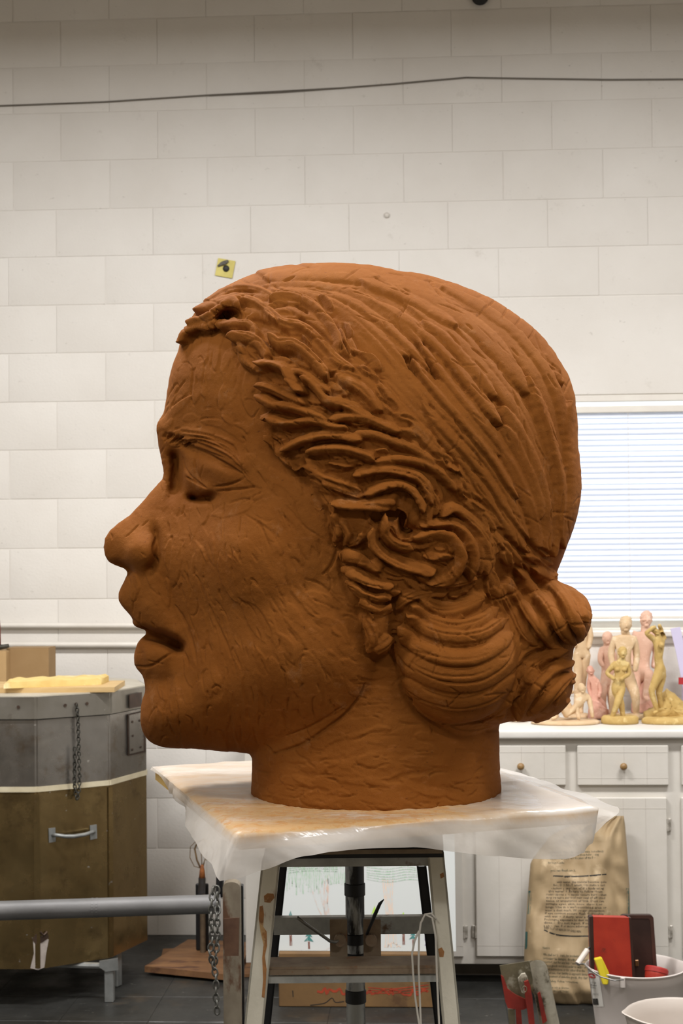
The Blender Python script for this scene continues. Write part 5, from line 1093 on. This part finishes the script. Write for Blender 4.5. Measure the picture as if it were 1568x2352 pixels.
def crayon(name, c, amt=.55):
    t = NT(name); n_ = t.noise(70, 4, .7, stretch=(2.5, 1, .6)); return t.set(t.mix(srgb(196, 200, 198), c, t.ramp(n_, [(.5 - amt * .3, (0, 0, 0, 1)), (.72 - amt * .3, (.95, .95, .95, 1))])), .6)
def strokes(name, lst, m, w):
    b = MB()
    for p in lst: quadstrip(b, bv, p, w)
    return b.build(name, m, e)
rr = random.Random(8)
strokes('green_crown', [[(648 + k * 4.5, 1990 + rr.uniform(-8, 4)), (650 + k * 4.4, 2010), (652 + k * 4.3 + rr.uniform(-3, 3), 2020 + (28 if k < 22 else 5) * rr.random() + 8)] for k in range(34)] + [[(655, 1996 + k * 5), (710, 1990 + k * 5), (775, 1992 + k * 5)] for k in range(3)], crayon('faint_green_crayon', srgb(150, 184, 152), .3), 2.6)
strokes('green_crown', [[(842, 1992 + k * 5 + rr.uniform(-2, 2)), (890, 1996 + k * 6), (935, 1990 + k * 6), (972, 2000 + k * 4 + rr.uniform(-3, 3))] for k in range(6)], crayon('faint_green_crayon_right', srgb(146, 180, 150), .3), 2.6)
strokes('brown_trunk', [[(754, 2010), (750, 2060), (757, 2100), (770, 2160), (745, 2185)], [(716, 2043), (728, 2080), (738, 2102)], [(733, 2040), (742, 2080), (748, 2105)]] + [[(745 + k * 5, 2020), (744 + k * 4, 2080), (748 + k * 4, 2120)] for k in range(3)], crayon('faint_brown_crayon', srgb(206, 168, 148), .25), 2.4)
strokes('brown_trunk', [[(878 + k * 6, 2018), (884 + k * 4, 2070), (888 + k * 4, 2120), (884 + k * 7, 2176)] for k in range(5)] + [[(888, 2176), (900, 2165), (920, 2175)]], crayon('faint_peach_crayon', srgb(224, 190, 162), .35), 3)
TEAL, BROWNC, LIME = crayon('teal_crayon', srgb(28, 112, 108), .9), crayon('brown_crayon', srgb(112, 62, 44), .9), crayon('lime_crayon', srgb(168, 206, 74), .9)
def fir(x, y, s, m):
    b = MB()
    for k in range(3): polyfill(b, bv, [(x, y + k * 14 * s), (x - (7 + 4 * k) * s, y + (18 + k * 14) * s), (x - 2 * s, y + (15 + k * 14) * s), (x + (7 + 4 * k) * s, y + (19 + k * 14) * s)], .0006 + .0002 * k)
    b.build('fir', m, e); b = MB(); quadstrip(b, bv, [(x, y + 46 * s), (x + 1, y + 80 * s)], 6 * s); b.build('fir_trunk', BROWNC, e)
fir(667, 2092, 1.0, TEAL); fir(709, 2128, .75, TEAL); fir(860, 2080, 1.15, LIME); fir(926, 2094, .95, LIME); fir(948, 2130, .6, TEAL)
b = MB(); polyfill(b, bv, [(975, 2150), (984, 2146), (990, 2158), (984, 2166), (975, 2160)]); quadstrip(b, bv, [(980, 2164), (976, 2172)], 2); b.build('purple_shape', crayon('purple_crayon', srgb(96, 44, 130), .9), e)
# ------------------------------------------------------------------ plaster bag
KRAFT = mottled('kraft_paper', srgb(166, 144, 110), srgb(148, 126, 92), 5, .7, bump=.3, bscale=12, c3=srgb(188, 166, 132), s3=5, t3=.58)
GRN = NT('dark_green_ink').set(srgb(44, 58, 42), .7); INK = NT('black_ink').set(srgb(30, 28, 24), .7); TEALB = mottled('teal_print', srgb(40, 92, 86), srgb(34, 76, 72), 20, .7)
LB = [(0, 2321, 1262, 1402), (.05, 2300, 1240, 1418), (.15, 2262, 1206, 1430), (.3, 2190, 1203, 1440), (.45, 2110, 1208, 1447), (.6, 2050, 1212, 1446), (.75, 1980, 1218, 1442), (.88, 1920, 1262, 1437), (.95, 1894, 1312, 1435), (1, 1874, 1384, 1432)]
lb = np.array(LB); NU, NV = 40, 54
def bag_pt(u, v, side):
    y = np.interp(v, lb[:, 0], lb[:, 1]); l = np.interp(v, lb[:, 0], lb[:, 2]); r = np.interp(v, lb[:, 0], lb[:, 3]); x = (l + r) / 2 + (r - l) / 2 * u
    d = 5.66 + .16 * v; th = (.085 * min(1, v * 7 + .25) * (1 - v ** 5 * .85)) * max(0, 1 - abs(u) ** 2.6) ** .5
    wv = .022 * mn.noise(Vector((u * 1.6 + v * 1.4, v * 4, 2))) + .016 * (1 - abs(mn.noise(Vector((u * 2.2 + v * 5, v * 6 - u, 7)))) * 3) * .6 + .006 * mn.noise(Vector((u * 9 + v * 12, v * 16, 7))) + .011 * math.exp(-((u - .45 - (v - .7) * .9) / .10) ** 2) * (v > .4) - .012 * math.exp(-((u - .72 + (v - .6) * .8) / .08) ** 2)
    return P(x, y, d + side * th - (wv if side < 0 else 0))
b = MB(); Gd = {}
for side in (-1, 1):
    for j in range(NV + 1):
        for i in range(NU + 1):
            if side == 1 and i in (0, NU): Gd[side, i, j] = Gd[-1, i, j]; continue
            p = bag_pt(-1 + 2 * i / NU, j / NV, side); p.z = max(p.z, .002); Gd[side, i, j] = b.bm.verts.new(p)
    for j in range(NV):
        for i in range(NU): q = (Gd[side, i, j], Gd[side, i + 1, j], Gd[side, i + 1, j + 1], Gd[side, i, j + 1]); b.bm.faces.new(q if side < 0 else q[::-1])
for j in (0, NV):
    for i in range(NU):
        q = [Gd[-1, i, j], Gd[-1, i + 1, j], Gd[1, i + 1, j], Gd[1, i, j]]; q = list(dict.fromkeys(q))
        if len(q) > 2: b.bm.faces.new(q)
e = empty('plaster_bag', (onZ(1320, 2318, 0).x, onZ(1320, 2318, 0).y, 0)); tag(e, 'tall crumpled kraft paper plaster bag with green print, leaning on the cabinet', 'bag')
bag = b.build('sack', KRAFT, e, smooth=True); bv = bvh_of(bag)
cv = lambda s: (lambda t: 5 * math.sin(t * 3.1) * s)
text(bv, 'to the body. Wash with soap and water immediately\nafter use. See the safety data sheet before using\nthis material. Store in a dry place off the floor.', 1262, 1960, 7.5, GRN, 'printed_text', e, width=124, ang=-.02)
text(bv, 'for best results.', 1258, 1984, 7, GRN, 'printed_text', e, width=38); text(bv, '.\n you can finish on it.', 1262, 1994, 8.5, GRN, 'printed_text', e, width=60)
b = MB(); quadstrip(b, bv, [(1270, 2012), (1330, 2013), (1392, 2008)], 3); quadstrip(b, bv, [(1249, 2136), (1275, 2146), (1310, 2150), (1372, 2150)], 3); b.build('printed_rule', INK, e)
WARN = ['     with water, this material becomes quite', '   hot. DO NOT attempt to make a cast', '  enclosing any part of the body using', ' this material. Failure to follow these', 'instructions can cause severe burns that', 'may require surgical removal of affected', 'tissue or amputation of limb. Dust can', 'irritate eyes, skin, nose, throat or', 'lungs. Use in a well-ventilated area or', 'wear a dust mask. Wear eye protection.', 'If eye contact occurs, flush thoroughly', 'with water. If dusty, wear a respirator.', 'Prolonged exposure to dust may cause lung', 'disease. Do not ingest. If ingested call', 'a physician. For more information see the']
for k, s in enumerate(WARN):
    y = 2028 + k * 7.2; x = 1268 - min(k, 4) * 3.6 - max(0, k - 6) * .7; text(bv, s, x, y, 7.6, INK, 'printed_text', e, width=1392 - x - (k % 4) * 3, ang=.0 + k * .0012)
text(bv, 'KEEP OUT OF REACH OF CHILDREN.', 1249, 2134, 7.5, INK, 'printed_text', e, width=86, ang=.10)
text(bv, 'Notice', 1246, 2180, 9, GRN, 'printed_text', e, width=16)
text(bv, '\n'.join(['We shall not be liable for incidental and', 'consequential damages, directly or indirectly', 'sustained, nor for any loss caused by application', 'of these goods not in accordance with current', 'printed instructions or for other than the', 'intended use. Our liability is expressly limited', 'to replacement of defective goods. Any claim']), 1247, 2195, 8.6, GRN, 'printed_text', e, width=112, ang=.05)
text(bv, 'Safety. Follow instructions.', 1262, 2256, 8, GRN, 'printed_text', e, width=66, ang=.04); text(bv, 'Use only as directed\nfor casts and models', 1262, 2270, 7.5, GRN, 'printed_text', e, width=44, ang=.04)
for pts_ in ([(1214, 2038), (1217, 2060), (1214, 2100)], [(1440, 2040), (1442, 2080), (1442, 2108)], [(1209, 2140), (1208, 2180)], [(1432, 1884), (1435, 1905), (1437, 1925)]):
    b = MB(); quadstrip(b, bv, pts_, 5); b.build('printed_edge', TEALB, e)
# ------------------------------------------------------------------ buckets
BUCK = NT('grey_bucket_plastic'); BUCK = BUCK.set(srgb(206, 197, 190), .45, 0, .4); WB2 = NT('off_white_bucket').set(srgb(206, 196, 186), .4)
def bucket(c, R, H, mat, lab, lips, rb=.78):
    e = empty('bucket', (c.x, c.y, 0)); tag(e, lab, 'bucket', None); n = 72; b = MB(); rings = []
    prof = [(rb * .96, .001), (rb, .004), (rb + (1 - rb) * .5, H * .5), (.985, H - .035), (.99, H - .034), (1.0, H - .006), (1.035, H - .004), (1.045, H), (1.02, H + .002), (.985, H - .004), (.965, H - .04), (rb - .02, .008)]
    for f, z in prof:
        row = []
        for k in range(n):
            a = 2 * math.pi * k / n; g = 0
            for la, amp in lips: da = (a - la + math.pi) % (2 * math.pi) - math.pi; g += amp * math.exp(-(da / .20) ** 2) * max(0, (z / H - .72) / .28) ** 1.5
            row.append(b.bm.verts.new((c.x + math.cos(a) * R * (f + g), c.y + math.sin(a) * R * (f + g), z + g * R * .18)))
        rings.append(row)
    for A, B in zip(rings, rings[1:]):
        for k in range(n): b.bm.faces.new((A[k], A[(k + 1) % n], B[(k + 1) % n], B[k]))
    b.bm.faces.new(rings[0][::-1]); b.bm.faces.new(rings[-1]); return e, b.build('shell', mat, e, auto=.7)
c1 = P(1461, 2217, 5.0); R1, H1 = .148, c1.z
e, sh = bucket(c1, R1, H1, BUCK, 'grey plastic bucket holding red and brown boxes, beside the bag', [(.05, .10), (math.pi, .03)])
bv = bvh_of(sh); STK = NT('white_sticker').set(srgb(226, 222, 214), .5)
b = MB()
for k in range(10):
    y0, y1 = 2233 + k * 7.9, 2240.9 + k * 7.9; o0, o1 = k * 1.2, (k + 1) * 1.2
    for j in range(3): polyfill(b, bv, [(1353 + o0 + j * 7.2, y0), (1353 + o0 + (j + 1) * 7.2, y0), (1353 + o1 + (j + 1) * 7.2, y1), (1353 + o1 + j * 7.2, y1)], .0010)
b.build('sticker', STK, e)
b = MB(); polyfill(b, bv, [(1352 + 8 + 8.5 * math.cos(t), 2241 + 5.5 * math.sin(t) + 2 * math.cos(t)) for t in [2 * math.pi * k / 16 for k in range(16)]], .0020); b.build('logo_patch', NT('logo_red').set(srgb(186, 44, 44), .5), e)
text(bv, 'Rubbermaid', 1353, 2241.5, 3.4, STK, 'printed_text', e, width=14, ang=.2, off=.0028)
text(bv, '11 Qt.\nBucket\n10.4 L', 1358, 2258, 6, INK, 'printed_text', e, width=13, ang=.1, off=.0018); text(bv, 'Seau 11 pte\nCubeta 11 c.', 1362, 2282, 3, INK, 'printed_text', e, width=14, ang=.1, off=.0018)
b = MB()
for k in range(9): quadstrip(b, bv, [(1362 + k * 1.35, 2293), (1364 + k * 1.35, 2308)], .8 if k % 3 else 1.3, .0018)
b.build('bar_marks', INK, e)
WIREM = NT('bucket_wire').set(srgb(150, 148, 144), .35, .7)
ear = cast(bv, 1431, 2258, .006); MB().box(ear + Vector((0, -.002, .004)), (.014, .012, .034), rot=(0, 0, -.2), bevel=.003).build('handle_ear', BUCK, e)
g0, g1 = P(1326, 2214, 4.93), P(1348, 2182, 4.96)
MB().tube([g0, g1], .0085, 14).build('handle_grip', WB2, e, auto=.6)
MB().tube([g0 - (g1 - g0) * .05, P(1340, 2213, 4.92), P(1352, 2225, 4.87), P(1380, 2244, 4.845), P(1410, 2252, 4.835), P(1432, 2250, 4.835)], .0022, 8).build('handle_wire', WIREM, e, smooth=True)
MB().tube([g1, P(1352, 2176, 4.98), P(1362, 2190, 5.06)], .0022, 8).build('handle_wire', WIREM, e, smooth=True)
c2 = P(1562, 2326, 4.57)
bucket(c2, .147, c2.z, WB2, 'off-white bucket with a pouring lip, nearest bucket at lower right', [(math.pi * 1.02, .09)])
REDM = mottled('worn_red_metal', srgb(178, 56, 36), srgb(158, 44, 30), 12, .45, .1, c3=srgb(92, 44, 34), s3=14, t3=.64); BRT = mottled('dark_brown_metal', srgb(62, 40, 32), srgb(50, 32, 26), 14, .5, .2)
e = empty('red_metal_box', P(1405, 2260, 5.0)); rd = 4.98
q = [P(1362, 2106, rd), P(1446, 2108, rd), P(1455, 2250, rd), P(1366, 2250, rd)]; MB().prism(q, _f0 * .03 - _r0 * .012).build('casing', REDM, e)
q = [P(1353, 2106, rd + .001), P(1361.5, 2105, rd + .001), P(1365.5, 2246, rd + .001), P(1358, 2246, rd + .001)]; MB().prism(q, _f0 * .028).build('side_edge', BRT, e)
MB().prism([P(1444, 2108, rd - .001), P(1449, 2109, rd - .001), P(1459, 2262, rd - .001), P(1453, 2262, rd - .001)], _f0 * .03).build('side_edge', BRT, e)
tag(e, 'scratched red metal box standing upright in the grey bucket', 'box')
e = empty('brown_tray', P(1470, 2260, 5.04)); rd = 5.03
def rrect(x0, y0, x1, y1, r, sk=0.0):
    pts = []
    for cx, cy, a0 in ((x1 - r, y0 + r, -90), (x1 - r, y1 - r, 0), (x0 + r, y1 - r, 90), (x0 + r, y0 + r, 180)):
        for k in range(5): a = math.radians(a0 + 22.5 * k); yy = cy + r * math.sin(a); pts.append((cx + r * math.cos(a) + (yy - y0) * sk, yy))
    return pts
MB().prism([P(x, y, rd) for x, y in rrect(1425, 2102, 1500, 2256, 8, .07)], _f0 * .02).build('tray_body', BRT, e)
o_, i_ = rrect(1425, 2102, 1500, 2256, 8, .07), rrect(1433, 2110, 1492, 2248, 6, .07); b = MB()
for k in range(len(o_)):
    j = (k + 1) % len(o_); vs = [P(*o_[k], rd - .002), P(*o_[j], rd - .002), P(*i_[j], rd - .001), P(*i_[k], rd - .001)]; b.bm.faces.new([b.bm.verts.new(v) for v in vs])
b.build('raised_rim', mottled('brown_rim', srgb(84, 56, 46), srgb(72, 48, 40), 14, .4, .2), e); c = P(1462, 2212, rd - .004); MB().box(c, (.012, .006, .02), bevel=.002).build('latch', mottled('brass_latch', srgb(120, 84, 50), srgb(100, 70, 40), 30, .4, .5), e)
tag(e, 'dark brown metal tray with rounded corners behind the red box', 'tray')
YM = NT('yellow_plastic').set(srgb(216, 196, 44), .45); q = [P(1365, 2204, 4.90), P(1382, 2200, 4.90), P(1399, 2236, 4.89), P(1396, 2262, 4.89), P(1384, 2262, 4.89)]
y_ = MB().prism(q, _f0 * .02); bmesh.ops.bevel(y_.bm, geom=y_.bm.edges[:], offset=.002, segments=2, affect='EDGES'); y_ = y_.build('yellow_tool', YM); tag(y_, 'bright yellow plastic handle sticking out of the grey bucket', 'handle')
c = P(1508, 2226, 4.96); e = empty('red_cap_jar', c); M_ = Euler((-.35, .22, 0)).to_matrix()
MB().lathe(c, [(.028, -.06), (.034, -.02), (.034, -.004), (.032, .0)], 28, M=M_).build('jar', REDM, e, auto=.6); MB().lathe(c + M_ @ Vector((0, 0, .0005)), [(.036, -.012), (.036, .0), (.033, .004), (.002, .005)], 32, M=M_).build('cap', NT('red_cap').set(srgb(160, 42, 36), .5), e, auto=.6)
tag(e, 'round jar with a red cap in the grey bucket, right of the tray', 'jar')
# ------------------------------------------------------------------ battered scraper tool in front of the bag
OLV = mottled('olive_bare_steel', srgb(132, 122, 96), srgb(106, 98, 78), 14, .4, .5, c3=srgb(170, 164, 144), s3=10, t3=.6); PLS = mottled('plaster_crusted_metal', srgb(206, 200, 184), srgb(168, 160, 140), 12, .6, .1, c3=srgb(98, 90, 70), s3=12, t3=.54, bump=.5, bscale=40)
RDM = mottled('chipped_red_paint', srgb(140, 42, 30), srgb(112, 34, 26), 14, .5, .1, c3=srgb(84, 60, 46), s3=18, t3=.62)
e = empty('scraper', P(1215, 2350, 4.85)); e.location.z = 0; d = 4.85
def sheetpoly(name, pts, m, th=.003, dd=d, bend=0):
    v = [P(x, y, dd + (p[0] if p else 0)) for x, y, *p in pts]; return MB().prism(v, _f0 * th).build(name, m, e)
b = MB(); N = 14; top = [(1216, 2206), (1224, 2202), (1236, 2204), (1248, 2214), (1258, 2228)]
for k in range(N + 1):
    u = k / N; a = -1.25 + 2.5 * u; xo = 1236 + 24 * math.sin(a); dep = d + .045 * (1 - math.cos(a)); yy = 2205 + 26 * (abs(a) / 1.25) ** 2.2 * (1 if a > 0 else .5)
    b.bm.verts.new(P(xo, yy, dep)); pb = P(xo + 26, 2352, dep); pt = P(xo, yy, dep); q = pt + (pb - pt) * ((pt.z - .003) / (pt.z - pb.z)); b.bm.verts.new(q)
b.bm.verts.ensure_lookup_table()
for k in range(N): b.bm.faces.new((b.bm.verts[2 * k], b.bm.verts[2 * k + 1], b.bm.verts[2 * k + 3], b.bm.verts[2 * k + 2]))
bmesh.ops.solidify(b.bm, geom=b.bm.faces[:], thickness=.0025); b.build('curved_channel', PLS, e, auto=.7)
sheetpoly('blade', [(1147, 2218), (1185, 2212), (1222, 2206), (1226, 2240), (1216, 2278), (1205, 2300), (1184, 2290), (1160, 2268), (1152, 2245)], OLV, .003, d + .02)
sheetpoly('red_frame', [(1150, 2240), (1156, 2244), (1166, 2272), (1184, 2285), (1212, 2298), (1216, 2314), (1198, 2320), (1166, 2316), (1160, 2300), (1155, 2270)], RDM, .008, d)
sheetpoly('red_bar', [(1204, 2256), (1213, 2252), (1217, 2262), (1222, 2290), (1234, 2420), (1222, 2420), (1212, 2330), (1206, 2290)], RDM, .012, d - .02)
sheetpoly('red_bar', [(1184, 2318), (1196, 2318), (1204, 2420), (1190, 2420)], RDM, .01, d); sheetpoly('grey_strut', [(1166, 2318), (1182, 2318), (1186, 2420), (1174, 2420)], OLV, .01, d + .004)
sheetpoly('red_patch', [(1234, 2282), (1240, 2278), (1248, 2310), (1256, 2345), (1246, 2352), (1240, 2320)], RDM, .004, d - .006)
MB().tube([P(1204 + 5 * math.cos(t), 2272 + 7 * math.sin(t), d - .024) for t in [2 * math.pi * k / 14 for k in range(14)]], .0014, 6, closed=True).build('ring', OLV, e, smooth=True)
sheetpoly('plaster_lump', [(1192 + 0 * 1, 2262), (1190, 2248), (1197, 2238), (1206, 2236), (1212, 2246), (1212, 2268), (1206, 2282), (1198, 2280)], PLS, .01, d - .002)
tag(e, 'battered metal scraper with red painted frame, standing before the plaster bag', 'tool')
